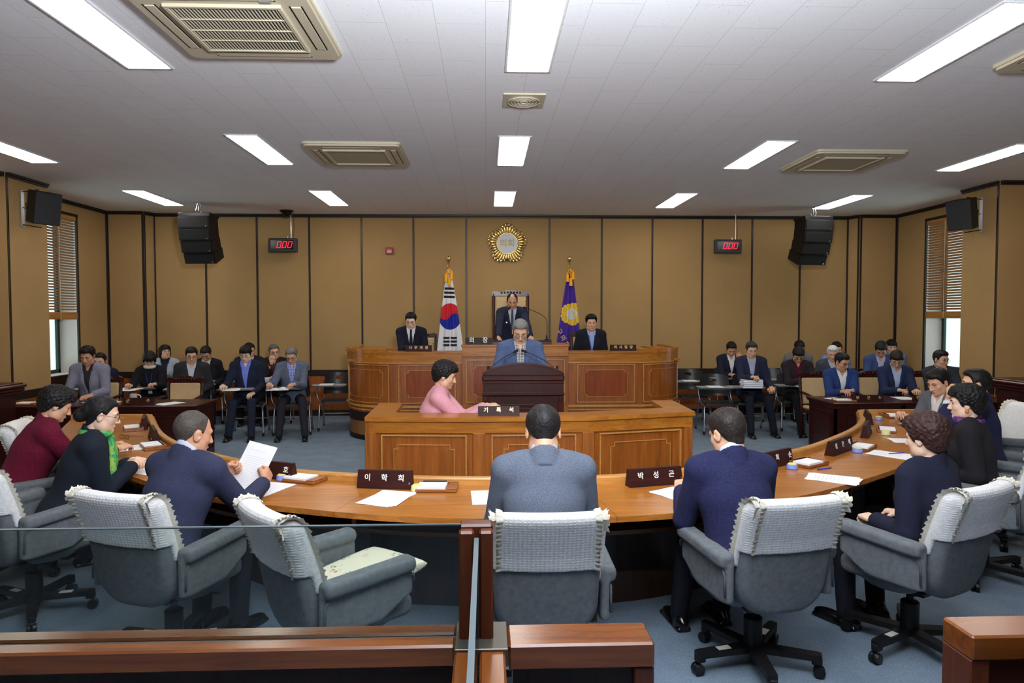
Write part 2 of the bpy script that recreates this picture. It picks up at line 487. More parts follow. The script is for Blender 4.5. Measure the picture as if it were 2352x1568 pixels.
def hand_mesh(pose):
    """right hand: wrist at the origin, fingers along +y, palm facing -z, thumb on the -x side"""
    fl = {'flat': (12, 16, 10), 'curl': (38, 46, 26), 'grip': (55, 75, 45), 'pen': (50, 55, 30)}[pose]
    f = Field((-.085, -.03, -.10), (.06, .20, .04), .0034)
    f.cone((0, -.02, 0), (0, .02, 0), .022, .024, .012, flat=(0, 0, 1), fs=1.25)
    f.rbox((.000, .052, -.002), (.040, .046, .0145), .013, .015)
    tips = []
    for i, (x, l, r, a) in enumerate(((-.029, .072, .0086, 5), (-.0095, .080, .0088, 1), (.0105, .074, .0085, -3), (.0295, .058, .0076, -8))):
        p = np.array((x, .090-.004*(i == 3)-.003*(i == 0), -.002)); ang = 0.
        sp = rad(-a)*.0+rad(a)*-1
        for seg, (fr, k) in enumerate(((.46, .006), (.30, .003), (.24, .003))):
            ang += rad(fl[seg]*(1+.06*i if pose != 'flat' else 1))
            d = np.array((sin(sp)*cos(ang), cos(sp)*cos(ang), -sin(ang)))
            q = p+d*l*fr; f.cone(p, q, r*(1-.07*seg), r*(1-.07*(seg+1)), k); p = q
        tips.append(p)
    th = {'flat': ((-.055, .062, -.012), (-.064, .098, -.016)), 'curl': ((-.054, .060, -.022), (-.047, .090, -.040)),
          'grip': ((-.050, .062, -.026), (-.030, .086, -.048)), 'pen': ((-.050, .062, -.026), (-.034, .092, -.050))}[pose]
    f.cone((-.020, .018, -.004), th[0], .0150, .0112, .010); f.cone(th[0], th[1], .0108, .0088, .004)
    return f.mesh(0)
HANDS = {}
def get_hand(p):
    if p not in HANDS: HANDS[p] = hand_mesh(p)
    return HANDS[p]

SHOE = []
def shoe_mesh():
    if not SHOE:
        f = Field((-.06, -.10, -.01), (.06, .22, .12), .006)
        f.ell((0, -.03, .035), (.036, .055, .042), .02); f.ell((0, .10, .028), (.043, .10, .032), .03); f.cone((0, -.02, .05), (0, -.01, .09), .040, .042, .02)
        f.rbox((0, .06, .012), (.041, .135, .012), .010, .006)
        f.d = np.maximum(f.d, -(f.Z-.0))
        SHOE.append(f.mesh(1))
    return SHOE[0]

SKIN = {}
def skin_mat(tone):
    if tone not in SKIN:
        c = {0: (224, 178, 148), 1: (218, 168, 136), 2: (202, 148, 116), 3: (234, 194, 168)}[tone]
        m, N, L, b = _base('skin')
        v = _coords(N, L); n = _noise(N, L, v, 22., 3.)
        r = _ramp(N, [(.35, srgb(*[q*.92 for q in c])), (.65, srgb(*c))]); L.new(n.outputs['Fac'], r.inputs['Fac'])
        L.new(r.outputs['Color'], b.inputs['Base Color']); b.inputs['Roughness'].default_value = .5
        b.inputs['Subsurface Weight'].default_value = 0.
        SKIN[tone] = m
    return SKIN[tone]

def hair_mat(c):
    return fabric('hair_%d_%d_%d' % c, c, tuple(min(255, int(q*1.3+5)) for q in c), 110., .9, .5, .35, .75)

FACEPARTS = {}
def face_parts(kind, browmat, lipmat, eyemat):
    key = (kind, browmat.name)
    if key in FACEPARTS: return FACEPARTS[key]
    head_mesh(kind); sy = FACE[kind]; out = []
    for s in (-1, 1):
        mb = MB(); xs = np.linspace(.014, .050, 6)
        mb.tube([(s*x, sy(s*x, .026+.005*sin(PI*(x-.014)/.036))+.0005, .026+.005*sin(PI*(x-.014)/.036)) for x in xs], [.0022, .0034, .0036, .0034, .0028, .0014], 6)
        out.append(('eyebrow', mb, browmat))
        mb = MB(); xs = np.linspace(.018, .045, 6)
        mb.tube([(s*x, sy(s*x, .003)+.0004, .003+.002*sin(PI*(x-.018)/.027)) for x in xs], [.0014, .0030, .0036, .0034, .0026, .0012], 6)
        out.append(('eye', mb, eyemat))
    mb = MB(); xs = np.linspace(-.022, .022, 9)
    mb.tube([(x, sy(x, -.063)+.0006, -.063-.0025*abs(x)/.022) for x in xs], [.001, .0036, .0046, .0050, .0050, .0050, .0046, .0036, .001], 6)
    out.append(('mouth', mb, lipmat))
    res = []
    for n, mb, m in out:
        o = mb.build(n, m, None, True); me = o.data; bpy.data.objects.remove(o); res.append((n, me))
    FACEPARTS[key] = res; return res

GLASS = {}
def glasses_meshes(mat):
    if mat.name in GLASS: return GLASS[mat.name]
    fr = MB(); le = MB()
    for s in (-1, 1):
        out = [(s*.033+.023*x, .103-.006*abs(x*s > 0)*0-.010*max(0, x*s)*.6, .000+.0155*z) for x, z in rrect(1, 1, .55, 4)]
        fr.tube(out+out[:2], .0013, 5)
        le.add([(p[0], p[1]-.0005, p[2]) for p in out], [tuple(range(len(out)))])
        fr.tube([(s*.056, .098, .006), (s*.076, .070, .008), (s*.084, -.005, .012), (s*.084, -.018, .002)], .0013, 5)
    fr.tube([(-.010, .103, .003), (0, .108, .006), (.010, .103, .003)], .0013, 5)
    a = fr.build('glasses', mat, None, True); am = a.data; bpy.data.objects.remove(a)
    b = le.build('lens', glassy('spectacle_lens', (240, 244, 244), .05), None); bm_ = b.data; bpy.data.objects.remove(b)
    GLASS[mat.name] = (am, bm_); return GLASS[mat.name]

def ik(S, W, a, b, pole):
    S, W = Vector(S), Vector(W); d = W-S; L = d.length
    if L > (a+b)*.995: k = L/((a+b)*.995); a *= k; b *= k
    x = (a*a-b*b+L*L)/(2*L); y = math.sqrt(max(1e-6, a*a-x*x)); u = d.normalized()
    p = Vector(pole); p = (p-u*p.dot(u)).normalized(); return S+u*x+p*y

BLACK = plain('pupil_black', (28, 20, 18), .4)
LIP = plain('lip', (150, 82, 74), .5)
SOCK = fabric('sock', (24, 24, 28), None, 260)
SHOEM = plain('black_shoe_leather', (14, 13, 13), .22, 0, .6)

def person(label, head, face, jacket, shirt, hair='short', hairc=(22, 20, 20), kind='m', tone=1, lean=12, side=0, pitch=20, yaw=0, roll=0,
           hz=.53, tie=None, glasses=None, hands=None, pose=('curl', 'curl'), vneck=.42, vw=1., trousers=(22, 22, 30), h=.011, width=1., feet=None,
           stand=False, lanyard=None, pin=False, scarf=None, collar=True, group=None, knee=.42, brow=None, lapel=True, hand_up=None, sleeve=.86, cut=None, shoulder=.165, lift=0.):
    """head: world x,y,z of the crown; face: direction faced (0 = away from the room's front row, 90 = towards -x); angles in degrees"""
    root_M = RZ(face)
    fwd = Vector((0, 1, 0))
    # local frame: the person faces +y; solve the spine from the crown
    Rh = Matrix.Rotation(rad(yaw), 4, 'Z') @ Matrix.Rotation(rad(roll), 4, 'Y') @ Matrix.Rotation(-rad(pitch), 4, 'X')
    a, b = rad(lean), rad(side)
    sd = Vector((sin(b), sin(a)*cos(b), cos(a)*cos(b))).normalized()
    nd = Vector((sin(b)*.6+.25*sin(rad(roll)), sin(a)*.6+.30*sin(rad(max(0, pitch)))+.12, 1)).normalized()
    hs = .97 if kind != 'f' else .93
    top = Rh @ Vector((0, -.005, .128*hs))
    topz = head[2]
    C = Vector((0, 0, topz))-Vector((0, 0, top.z))
    Nk = C-nd*.118
    Sh = Nk-sd*.050
    L = (Sh.z-hz)/sd.z
    if not stand:
        if L > .52: hz = Sh.z-.52*sd.z; L = .52
        if L < .36: L = .36; hz = Sh.z-.36*sd.z
    P = Sh-sd*L
    # shift so that the hip is the local origin in plan
    sh = Vector((P.x, P.y, 0))
    C, Nk, Sh, P = C-sh, Nk-sh, Sh-sh, P-sh
    Rz = Matrix.Rotation(rad(face), 3, 'Z')
    loc = Vector((head[0], head[1], 0))-Rz @ Vector((C.x+top.x, C.y+top.y, 0))
    W = RZ(face, loc); Wi = W.inverted()
    rt = Vector((1, 0, 0)); rt = (rt-sd*rt.dot(sd)).normalized(); fw = sd.cross(rt)  # fw: out of the chest
    if fw.y < 0: fw = -fw
    sw = shoulder*width if kind != 'f' else (shoulder-.02)*width
    SL = [Sh+rt*s*sw+fw*.012-sd*.018 for s in (-1, 1)]
    if hands is None: hands = (None, None)
    arms = []
    for i, s in enumerate((-1, 1)):
        t = hands[i]
        if t is None: wt = Vector((s*.13, .33, hz+.10)); fd = None
        elif t == 'lap': wt = Vector((s*.13, .24, hz+.12)); fd = None
        else:
            wt = Wi @ Vector(t[:3]); fd = t[3] if len(t) > 3 else None
        if fd in (None, 'in') and not stand:
            dv = wt-SL[i]; lim = .435; hz_ = math.hypot(dv.x, dv.y)
            if dv.length > lim and abs(dv.z) < lim:
                k_ = math.sqrt(lim*lim-dv.z*dv.z)/hz_; wt = SL[i]+Vector((dv.x*k_, dv.y*k_, dv.z))
        el = ik(SL[i], wt, .285, .255, (s*.30, -.30, -1) if fd != 'up' else (s*.30, .30, -1))
        arms.append((SL[i], el, wt, fd))
    # legs
    legs = []
    for i, s in enumerate((-1, 1)):
        hip = P+Vector((s*.085, .0, -.02))
        if stand:
            k_ = Vector((s*.09, P.y+.02, hz*.52+lift)); an = Vector((s*.10, P.y-.02, .09+lift))
        else:
            k_ = Vector((s*.13, P.y+knee, max(hz-.02, .46))); 
            if feet: q = Wi @ Vector((feet[i][0], feet[i][1], 0)); an = Vector((q.x, q.y, .09)); k_ = Vector(((hip.x+an.x)/2*1.05, min(P.y+knee, max(P.y+.30, an.y+.02)), k_.z))
            else: an = Vector((s*.13, P.y+knee-.03, .09+lift))
        legs.append((hip, k_, an))
    pts = [C, P, *[q for A in arms for q in A[:3]]]
    lo = np.min([list(q) for q in pts], 0)-.20; hi = np.max([list(q) for q in pts], 0)+.18
    f = Field(lo, hi, h)
    R3 = np.array([list(rt), list(fw), list(sd)]).T
    wd = width*(1. if kind != 'f' else .92)
    up = lambda k: P+sd*(L*k)
    f.ell(P+Vector((0, -.01, .02)), (.172*wd, .135, .12), .04)
    f.cone(up(.1), up(.62), .152*wd, .154*wd, .05, flat=tuple(fw), fs=1.30)
    f.ell(up(.70)+fw*.008, (.168*wd, .118, .150), .04, R=R3)
    f.ell(up(.93)-fw*.006, (.150*wd, .085, .085), .04, R=R3)
    if kind == 'f':
        for s in (-1, 1): f.ell(up(.64)+fw*.075+rt*s*.07, (.06, .05, .06), .04, R=R3)
    f.cone(SL[0]*.92+SL[1]*.08, SL[1]*.92+SL[0]*.08, .056, .056, .04)
    for i in (0, 1): f.cone(Nk-sd*.02, Nk*.35+SL[i]*.65+sd*.012, .050, .048, .03)
    T = f.copy()
    X, Y, Z = f.X-P.x, f.Y-P.y, f.Z-P.z
    u = X*rt.x+Y*rt.y+Z*rt.z; v = X*fw.x+Y*fw.y+Z*fw.z; w = X*sd.x+Y*sd.y+Z*sd.z
    ne = Nk+nd*.06
    # jacket / outer garment
    J = T.copy()
    for (S, E, Wt, fd) in arms:
        J.cone(S, E, .054*wd, .043, .028); J.cone(E, E+(Wt-E)*sleeve, .043, .034, .02)
    if kind != 'f' or vneck is not None:
        for i, s in enumerate((-1, 1)): J.cone(Nk*.55+SL[i]*.45+sd*.004, SL[i]+sd*.022+rt*s*.010, .046, .045, .03)
    J.d = J.d-np.float32(.012)
    if vneck is not None:
        w0 = L*vneck; sl = .058*vw/(L*1.02-w0)
        e = np.abs(u)-(w-w0)*sl
        if lapel:
            band = (e > 0) & (e < .046*np.clip((w-w0)/(L*.35), .15, 1)) & (w > w0) & (w < L*.98) & (v > 0)
            J.d = J.d-np.where(band, np.float32(.006), np.float32(0))
        cutf = np.maximum(np.maximum(e*.95, w0-w), -v+.0)
        J.d = np.maximum(J.d, -cutf).astype('f4')
    else: w0 = L*.9
    cr = 1. if kind != 'f' else .9
    J.cone(Nk-nd*.06, Nk+nd*.12, .063*cr, .063*cr, .004, 'sub')
    pn = (nd+fw*.62).normalized()
    def collar_ring(r0, r1, rin, lo_, hi_, back=.006):
        c = Field.copy(f); c.d = np.full(f.n, 9., 'f4'); o = Nk-fw*back
        c.cone(o-nd*.05, o+nd*.09, r0, r1, 0)
        q_ = o+nd*hi_; pl = (f.X-q_.x)*pn.x+(f.Y-q_.y)*pn.y+(f.Z-q_.z)*pn.z
        q2 = o+nd*lo_; pl2 = -((f.X-q2.x)*nd.x+(f.Y-q2.y)*nd.y+(f.Z-q2.z)*nd.z)
        c.d = np.maximum(c.d, np.maximum(pl, pl2)).astype('f4')
        if rin: c.cone(o-nd*.06, o+nd*.12, rin, rin, 0, 'sub')
        return c.d
    if collar:
        ring = collar_ring(.088*cr, .078*cr, .063*cr, -.05, .006)
        if vneck is not None: ring = np.maximum(ring, -cutf)
        J.d = np.minimum(J.d, ring).astype('f4')
    if not stand: J.d = np.maximum(J.d, (P.z-.10)-f.Z).astype('f4')
    if cut is not None: J.d = np.maximum(J.d, cut-f.Z).astype('f4')
    # shirt
    shirtm = None
    if shirt is not None:
        cuffs = []; Q = T.copy(); Q.d = np.maximum(Q.d-np.float32(.002), np.maximum(L*.15-w, -.06-v)).astype('f4')
        if collar: Q.d = np.minimum(Q.d, collar_ring(.0715*cr, .0655*cr, 0, -.04, .036)).astype('f4')
        for (S, E, Wt, fd) in arms:
            d = Wt-E; cuffs.append((E+d*(sleeve-.06), E+d*(sleeve+.055)))
        if tie is None and collar and kind != 'f':
            cu = np.maximum(np.abs(u)-(w-L*.97)*.42, -v)
            Q.d = np.maximum(Q.d, -np.maximum(cu, L*.97-w)).astype('f4')
    if tie is not None:
        tw = np.clip(.018+.020*(L*1.0-w)/(L*.6), .016, .036)
        TT = T.copy(); TT.d = np.maximum(np.maximum(T.d-np.float32(.010), np.abs(u)-tw), np.maximum(-v, np.maximum(L*.12-w, w-L*1.08))).astype('f4')
        TT.cone(Nk+fw*.056-sd*.012, Nk+fw*.052-sd*.040, .018, .014, .004)
    # body: neck, trunk and arms under the clothes, then head and hands
    B = T.copy()
    for (S, E, Wt, fd) in arms:
        B.cone(S, E, .044, .038, .03); B.cone(E, E+(Wt-E)*.72, .036, .026, .02); B.cone(E+(Wt-E)*.6, Wt, .029, .0245, .01)
    B.d = B.d+np.where(w < L*.8, np.float32(.018), np.float32(.004))
    for (S, E, Wt, fd) in arms: B.cone(E+(Wt-E)*.75, Wt+(Wt-E).normalized()*.012, .0265, .0245, .008)
    B.cone(Nk-nd*.06, C+Rh @ Vector((0, -.022, -.05)), .056 if kind != 'f' else .048, .051 if kind != 'f' else .045, .02)
    bv, bf = B.mesh(0)
    HM = Matrix.Translation(C) @ Rh @ Matrix.Scale(hs, 4)
    hv, hf = head_mesh(kind)
    VS = [bv, xf(hv, HM)]; FS = [bf, hf+len(bv)]; n = len(bv)+len(hv)
    hmats = []
    for i, (S, E, Wt, fd) in enumerate(arms):
        y = (Wt-E).normalized()
        if fd == 'up': y = (y*.5+Vector((0, .1, 1))).normalized(); zup = Vector((0, 1, 0))
        elif fd == 'down': zup = Vector((0, 1, .2))
        elif fd == 'in': y = (y*.6+Vector((-.8*(1 if i else -1), .25, 0))).normalized(); zup = Vector((0, .25, 1))
        elif fd == 'hold': y = (y+Vector((-.35*(1 if i else -1), .35, .5))).normalized(); zup = Vector((1 if i else -1, .35, .25))
        else: y = (y+Vector((-.25*(1 if i else -1), .5, -.05))); y.z = max(y.z, -.30); y.normalize(); zup = Vector((.15*(1 if i else -1), 0, 1))
        z = (zup-y*zup.dot(y)).normalized(); x = y.cross(z)
        m = Matrix((x, y, z)).transposed().to_4x4(); m.translation = Wt
        if i == 0: m = m @ Matrix.Scale(-1, 4, (1, 0, 0))
        if kind == 'f': m = m @ Matrix.Scale(.92, 4)
        gv, gf = get_hand(pose[i]); gf2 = gf[:, ::-1] if i == 0 else gf
        VS.append(xf(gv, m)); FS.append(gf2+n); n += len(gv); hmats.append(m)
    for (hip, kn, an) in legs: pass
    root = link('person', npmesh('person', np.concatenate(VS), np.concatenate(FS), skin_mat(tone)))
    root.matrix_world = W; root.location = W.translation; root.rotation_euler = (0, 0, rad(face))
    tag(root, label, 'person', group)
    # clothes
    jm = jacket if not isinstance(jacket, tuple) else fabric('suiting_%d_%d_%d' % jacket, jacket, None, 260., .2)
    link('blouse' if vneck is None else 'jacket', npmesh('jacket', *J.mesh(1), jm), root)
    if vneck is not None and lapel:
        chest_ = lambda uu, ww, l_: P+rt*uu+sd*ww+fw*(_front(T, P, rt, fw, sd, uu, ww)+l_)
        for s in (-1, 1):
            mb = MB(); vs = []; fs = []; n_ = 9
            for i in range(n_):
                q_ = i/(n_-1); ww = w0+(L*.99-w0)*q_; e0 = (ww-w0)*sl
                wd_ = .010+.046*min(1, q_*1.25)-(.020 if q_ > .84 else 0)
                a_ = chest_(s*max(.004, e0-.006), ww, .012); b2 = chest_(s*(e0+wd_*.5), ww, .0215); c_ = chest_(s*(e0+wd_), ww, .0155)
                vs += [a_, b2, c_]
            for i in range(n_-1):
                for c in range(2): fs.append((3*i+c, 3*i+3+c, 3*i+4+c, 3*i+1+c))
            mb.add(vs, fs).build('lapel', jm, root, True)
    if shirt is not None:
        sm = shirt if not isinstance(shirt, tuple) else fabric('shirting_%d_%d_%d' % shirt, shirt, tuple(min(255, c+8) for c in shirt), 300., .1)
        link('shirt', npmesh('shirt', *Q.mesh(1), sm), root)
        for a_, b2 in cuffs: MB().tube([a_, b2], [.0345, .0335], 14).build('shirt_cuff', sm, root, True, 50)
    if tie is not None:
        link('tie', npmesh('tie', *TT.mesh(1), fabric('tie_%d_%d_%d' % tie, tie, None, 120., .1)), root)
    tl = np.array([list(q) for A in legs for q in A]+[list(P)])
    G = Field(tl.min(0)-.14, tl.max(0)+.14, max(.013, h))
    G.ell(P+Vector((0, -.0, .01)), (.160*wd, .125, .095), .03)
    for (hip, kn, an) in legs:
        G.cone(hip+Vector((0, 0, .012)), kn, .078*wd, .060, .03); G.cone(kn, an+Vector((0, 0, -.015)), .062, .050, .02)
    G.d = np.maximum(G.d, .045+lift-G.Z).astype('f4')
    tm = fabric('trouser_%d_%d_%d' % trousers, trousers, None, 260., .2)
    link('trousers', npmesh('trousers', *G.mesh(1), tm), root)
    for (hip, kn, an) in legs:
        d = Vector((an.x*.25, 1, 0)).normalized(); m = Matrix(((d.y, d.x, 0, an.x), (-d.x, d.y, 0, an.y), (0, 0, 1, lift), (0, 0, 0, 1)))
        link('shoe', npmesh('shoe', xf(shoe_mesh()[0], m), shoe_mesh()[1], SHOEM), root)
    hm = hair_mat(hairc)
    def onhead(name, me, par=root):
        o = link(name, me, par)
        if par is root: o.matrix_local = HM
        return o
    if hair: onhead('hair', hair_mesh(hair, hm))
    for nme, me in face_parts(kind, hair_mat(brow or tuple(max(14, int(c*.6)) for c in hairc)), LIP, BLACK): onhead(nme, me)
    if glasses:
        gm = plain('spectacle_frame_'+glasses, {'dark': (30, 24, 24), 'brown': (84, 48, 30), 'silver': (150, 140, 130)}[glasses], .3, .6)
        a_, b_ = glasses_meshes(gm); go = onhead('glasses', a_); link('lens', b_, go)
    chest = lambda uu, ww, lift_=.016: tuple(P+rt*uu+sd*ww+fw*(_front(T, P, rt, fw, sd, uu, ww)+lift_))
    if lanyard:
        lm = plain('lanyard_%d_%d_%d' % lanyard, lanyard, .6)
        mb = MB()
        for s in (-1, 1): mb.tube([tuple(Nk+rt*s*.060+sd*.0), chest(s*.040, L*.94, .026), chest(s*.024, L*.72, .026), chest(.0, L*.45, .030)], .0034, 5)
        la = mb.build('lanyard', lm, root, True)
        c = Vector(chest(0, L*.36, .034)); mb = MB()
        A = Matrix((rt, fw, sd)).transposed().to_4x4(); A.translation = c
        mb.box((-.027, -.002, -.045), (.027, .002, .045), .001, A); mb.build('name_badge', plain('badge_card', (225, 228, 222), .4), la)
    if pin:
        mb = MB(); c = Vector(chest(.085, L*.76, .024)); mb.lathe([(0.0001, 0), (.010, 0), (.010, .003), (.0001, .004)], (0, 0, 0), 12, Matrix.Translation(c) @ Matrix.Rotation(-PI/2, 4, 'X'))
        mb.build('lapel_pin', plain('pin_silver', (215, 215, 205), .3, .7), root)
    root['_dbg'] = 0; del root['_dbg']
    return dict(root=root, W=W, C=C, HM=HM, N=Nk, S=Sh, P=P, L=L, rt=rt, fw=fw, sd=sd, nd=nd, hands=hmats, T=T, chest=chest, arms=arms)

def _front(T, P, rt, fw, sd, uu, ww):
    """distance from the spine to the chest surface"""
    o = P+rt*uu+sd*ww; best = .1
    for s in np.arange(0, .24, .006):
        q = o+fw*float(s); i = [int(round((q[k]-T.lo[k])/T.h)) for k in range(3)]
        if all(0 <= i[k] < T.n[k] for k in range(3)) and T.d[i[0], i[1], i[2]] < 0: best = s
    return best
# ------------------------------------------------------------------ materials of the place
OAK = wood('oak_x', (150, 88, 27), (187, 121, 45), 'x', .28)
OAKZ = wood('oak_z', (131, 71, 21), (166, 98, 35), 'z', .36)
OAKY = wood('oak_y', (150, 88, 27), (187, 121, 45), 'y', .30)
OAKP = wood('oak_panel', (128, 67, 19), (162, 92, 31), 'z', .36, 1.6)
OAKL = wood('oak_moulding', (176, 120, 56), (204, 150, 82), 'x', .35)
REDP = wood('redwood_panel', (124, 54, 20), (150, 72, 30), 'z', .3, 1.6)
MAHO = wood('mahogany_x', (44, 14, 12), (66, 24, 18), 'x', .3, 2., .35, .06)
MAHOZ = wood('mahogany_z', (38, 13, 10), (58, 21, 16), 'z', .33, 2., .3, .05)
DARKW = wood('dark_underdesk_wood', (40, 24, 14), (58, 36, 20), 'z', .4)
RAILW = wood('rail_wood_x', (92, 46, 16), (122, 68, 26), 'x', .25, 2., .45, .25)
RAILY = wood('rail_wood_y', (92, 46, 16), (122, 68, 26), 'y', .25, 2., .45, .25)
RAILD = wood('rail_shaded_wood', (34, 15, 8), (50, 23, 11), 'z', .4, 1.8, .25, .05)  # copy of the rail wood with the shadow on the fronts darkened in
POSTW = wood('post_wood', (66, 29, 13), (86, 41, 19), 'z', .4, 1.8, .3, .05)
TRIM = plain('trim_dark_brown', (34, 22, 18), .4)
WAIN = wood('wainscot_wood', (140, 72, 26), (170, 94, 40), 'z', .35, 1.4)
BLK = plain('black_plastic', (15, 15, 16), .5, 0, .3)
BLKM = plain('black_metal', (24, 24, 26), .4, .3)
CHROME = plain('chrome', (200, 200, 205), .22, 1.)
STEEL = plain('grey_tube_steel', (165, 168, 172), .3, .9)
GOLD = plain('gold_metal', (232, 206, 140), .26, 1.)
CREAM = plain('beige_plastic', (196, 186, 160), .5)
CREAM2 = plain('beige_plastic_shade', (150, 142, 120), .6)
WHITE = plain('white_paint', (228, 226, 220), .6)
PAPER = plain('paper', (238, 238, 240), .8)
INK = plain('ink_grey', (196, 196, 204), .9)
LETW = plain('letter_white', (235, 235, 230), .5)
LETG = plain('letter_gold', (212, 190, 140), .4, .3)

def wall_mat():
    m, N, L, b = _base('wall_fabric')
    v = _coords(N, L)
    n = _noise(N, L, v, 160., 3.); r = _ramp(N, [(.3, srgb(160, 128, 82)), (.7, srgb(184, 150, 102))]); L.new(n.outputs['Fac'], r.inputs['Fac'])
    n2 = _noise(N, L, v, .8, 3.); r2 = _ramp(N, [(.3, (.86, .86, .86, 1)), (.7, (1, 1, 1, 1))]); L.new(n2.outputs['Fac'], r2.inputs['Fac'])
    mx = N.new('ShaderNodeMix'); mx.data_type = 'RGBA'; mx.blend_type = 'MULTIPLY'; mx.inputs['Factor'].default_value = 1
    L.new(r.outputs['Color'], mx.inputs[6]); L.new(r2.outputs['Color'], mx.inputs[7]); L.new(mx.outputs[2], b.inputs['Base Color'])
    b.inputs['Roughness'].default_value = .95; b.inputs['Specular IOR Level'].default_value = .15
    _bump(N, L, b, n.outputs['Fac'], .25, .004); return m
WALL = wall_mat()

def ceiling_mat():
    m, N, L, b = _base('acoustic_ceiling')
    v = _coords(N, L)
    br = N.new('ShaderNodeTexBrick'); br.offset = .5; br.inputs['Scale'].default_value = 1.
    br.inputs['Color1'].default_value = srgb(240, 241, 244); br.inputs['Color2'].default_value = srgb(237, 238, 241); br.inputs['Mortar'].default_value = srgb(196, 196, 198)
    br.inputs['Mortar Size'].default_value = .0016; br.inputs['Mortar Smooth'].default_value = .3; br.inputs['Brick Width'].default_value = .6; br.inputs['Row Height'].default_value = .3
    mr = N.new('ShaderNodeMapping'); mr.inputs['Rotation'].default_value = (0, 0, PI/2); L.new(v, mr.inputs['Vector']); L.new(mr.outputs['Vector'], br.inputs['Vector'])
    vo = N.new('ShaderNodeTexVoronoi'); vo.inputs['Scale'].default_value = 46.; L.new(v, vo.inputs['Vector'])
    n = _noise(N, L, v, 9., 2.)
    th = N.new('ShaderNodeMath'); th.operation = 'MULTIPLY'; th.inputs[1].default_value = .20; L.new(n.outputs['Fac'], th.inputs[0])
    lt = N.new('ShaderNodeMath'); lt.operation = 'LESS_THAN'; L.new(vo.outputs['Distance'], lt.inputs[0]); L.new(th.outputs[0], lt.inputs[1])
    mx = N.new('ShaderNodeMix'); mx.data_type = 'RGBA'; L.new(lt.outputs[0], mx.inputs['Factor'])
    L.new(br.outputs['Color'], mx.inputs[6]); mx.inputs[7].default_value = srgb(166, 165, 164)
    L.new(mx.outputs[2], b.inputs['Base Color']); b.inputs['Roughness'].default_value = .95; b.inputs['Specular IOR Level'].default_value = .1
    return m
CARPET = fabric('carpet', (106, 121, 136), (126, 143, 159), 90., .5, 1., .3, .7, .16)

CE = 3.51; YB = 12.05
XL, XR = -6.39, 7.24          # recessed side walls
PL, PR = -5.88, 6.74          # faces of the piers
YF = -3.0
# ------------------------------------------------------------------ floor, ceiling, walls
struct(MB().box((-7.4, YF-.2, -.06), (8.2, 12.6, 0)).build('floor', CARPET))
struct(MB().box((-7.4, YF-.2, CE), (8.2, 12.6, CE+.12)).build('ceiling', ceiling_mat()))
def panelled(name, x0, y0, x1, y1, seams, n, top=CE, z0=0., skip=None):
    """a wall run from (x0,y0) to (x1,y1): cloth above a black rail, wood below; n points into the room"""
    d = Vector((x1-x0, y1-y0)); Ln = d.length; d.normalize(); ang = math.degrees(math.atan2(d.y, d.x))
    nl = Vector((-d.y, d.x)); s = 1 if nl.dot(Vector(n)) > 0 else -1
    M = RZ(ang, (x0, y0, 0))
    q = lambda a, b_: (min(a*s, b_*s), max(a*s, b_*s))
    lo, hi = q(-.15, 0)
    mb = MB()
    if skip is None: mb.box((0, lo, 0), (Ln, hi, top), 0, M)
    else:
        a, b_, c, e = skip
        mb.box((0, lo, 0), (a, hi, top), 0, M); mb.box((b_, lo, 0), (Ln, hi, top), 0, M); mb.box((a, lo, 0), (b_, hi, c), 0, M); mb.box((a, lo, e), (b_, hi, top), 0, M)
    w = struct(mb.build('wall_'+name, WALL))
    lo, hi = q(0, .012); wm = MB(); x = 0
    segs = [(0, Ln)]
    for a, b_ in segs:
        k = max(1, round((b_-a)/.6))
        for i in range(k):
            wm.box((a+(b_-a)*i/k+.003, lo, .10), (a+(b_-a)*(i+1)/k-.003, hi, .70), .003, M)
    struct(wm.build('trim_wainscot_'+name, WAIN))
    lo, hi = q(0, .025)
    struct(MB().box((0, lo, .70), (Ln, hi, .805), .004, M).build('trim_chair_rail_'+name, TRIM))
    struct(MB().box((0, lo, 0), (Ln, hi, .10), .004, M).build('baseboard_'+name, TRIM))
    lo, hi = q(0, .05); lo2, hi2 = q(0, .03)
    struct(MB().box((0, lo, CE-.030), (Ln, hi, CE-.001), .004, M).box((0, lo2, CE-.055), (Ln, hi2, CE-.030), .004, M).build('trim_crown_'+name, TRIM))
    sm = MB(); lo, hi = q(0, .012)
    for xx in seams: sm.box((xx-.016, lo, .80), (xx+.016, hi, CE-.05), .002, M)
    if seams: struct(sm.build('trim_seams_'+name, TRIM))
SE = [-4.844, -3.969, -3.071, -2.169, -1.269, -.348, 1.116, 2.042, 2.943, 3.841, 4.736, 5.604]
panelled('back', -5.71, YB, 6.46, YB, [s+5.71 for s in SE], (0, -1))
panelled('column_left_return', -5.78, 11.81, -5.71, YB, [.02, .24], (1, -.3))
panelled('column_left', XL, 11.81, -5.78, 11.81, [.02, .60], (0, -1))
panelled('column_right_return', 6.57, 11.83, 6.46, YB, [.02, .23], (-1, -.3))
panelled('column_right', 6.57, 11.83, XR, 11.83, [.02, .65], (0, -1))
WZ0, WZ1 = .86, 3.29
panelled('left', XL, 9.43, XL, 11.81, [2.36], (1, 0), skip=(.12, 1.50, WZ0, WZ1))
panelled('right', XR, 9.47, XR, 11.83, [2.34], (-1, 0), skip=(.10, 1.53, WZ0, WZ1))
panelled('pier_left', PL, 8.654, PL, 9.426, [.016], (1, 0))
panelled('pier_right', PR, 8.784, PR, 9.466, [.016], (-1, 0))
panelled('pier_left_far', XL, 9.43, PL-.006, 9.43, [], (0, 1))
panelled('pier_right_far', PR+.006, 9.47, XR, 9.47, [], (0, 1))
panelled('pier_left_near', XL, 8.65, PL-.006, 8.65, [], (0, -1))
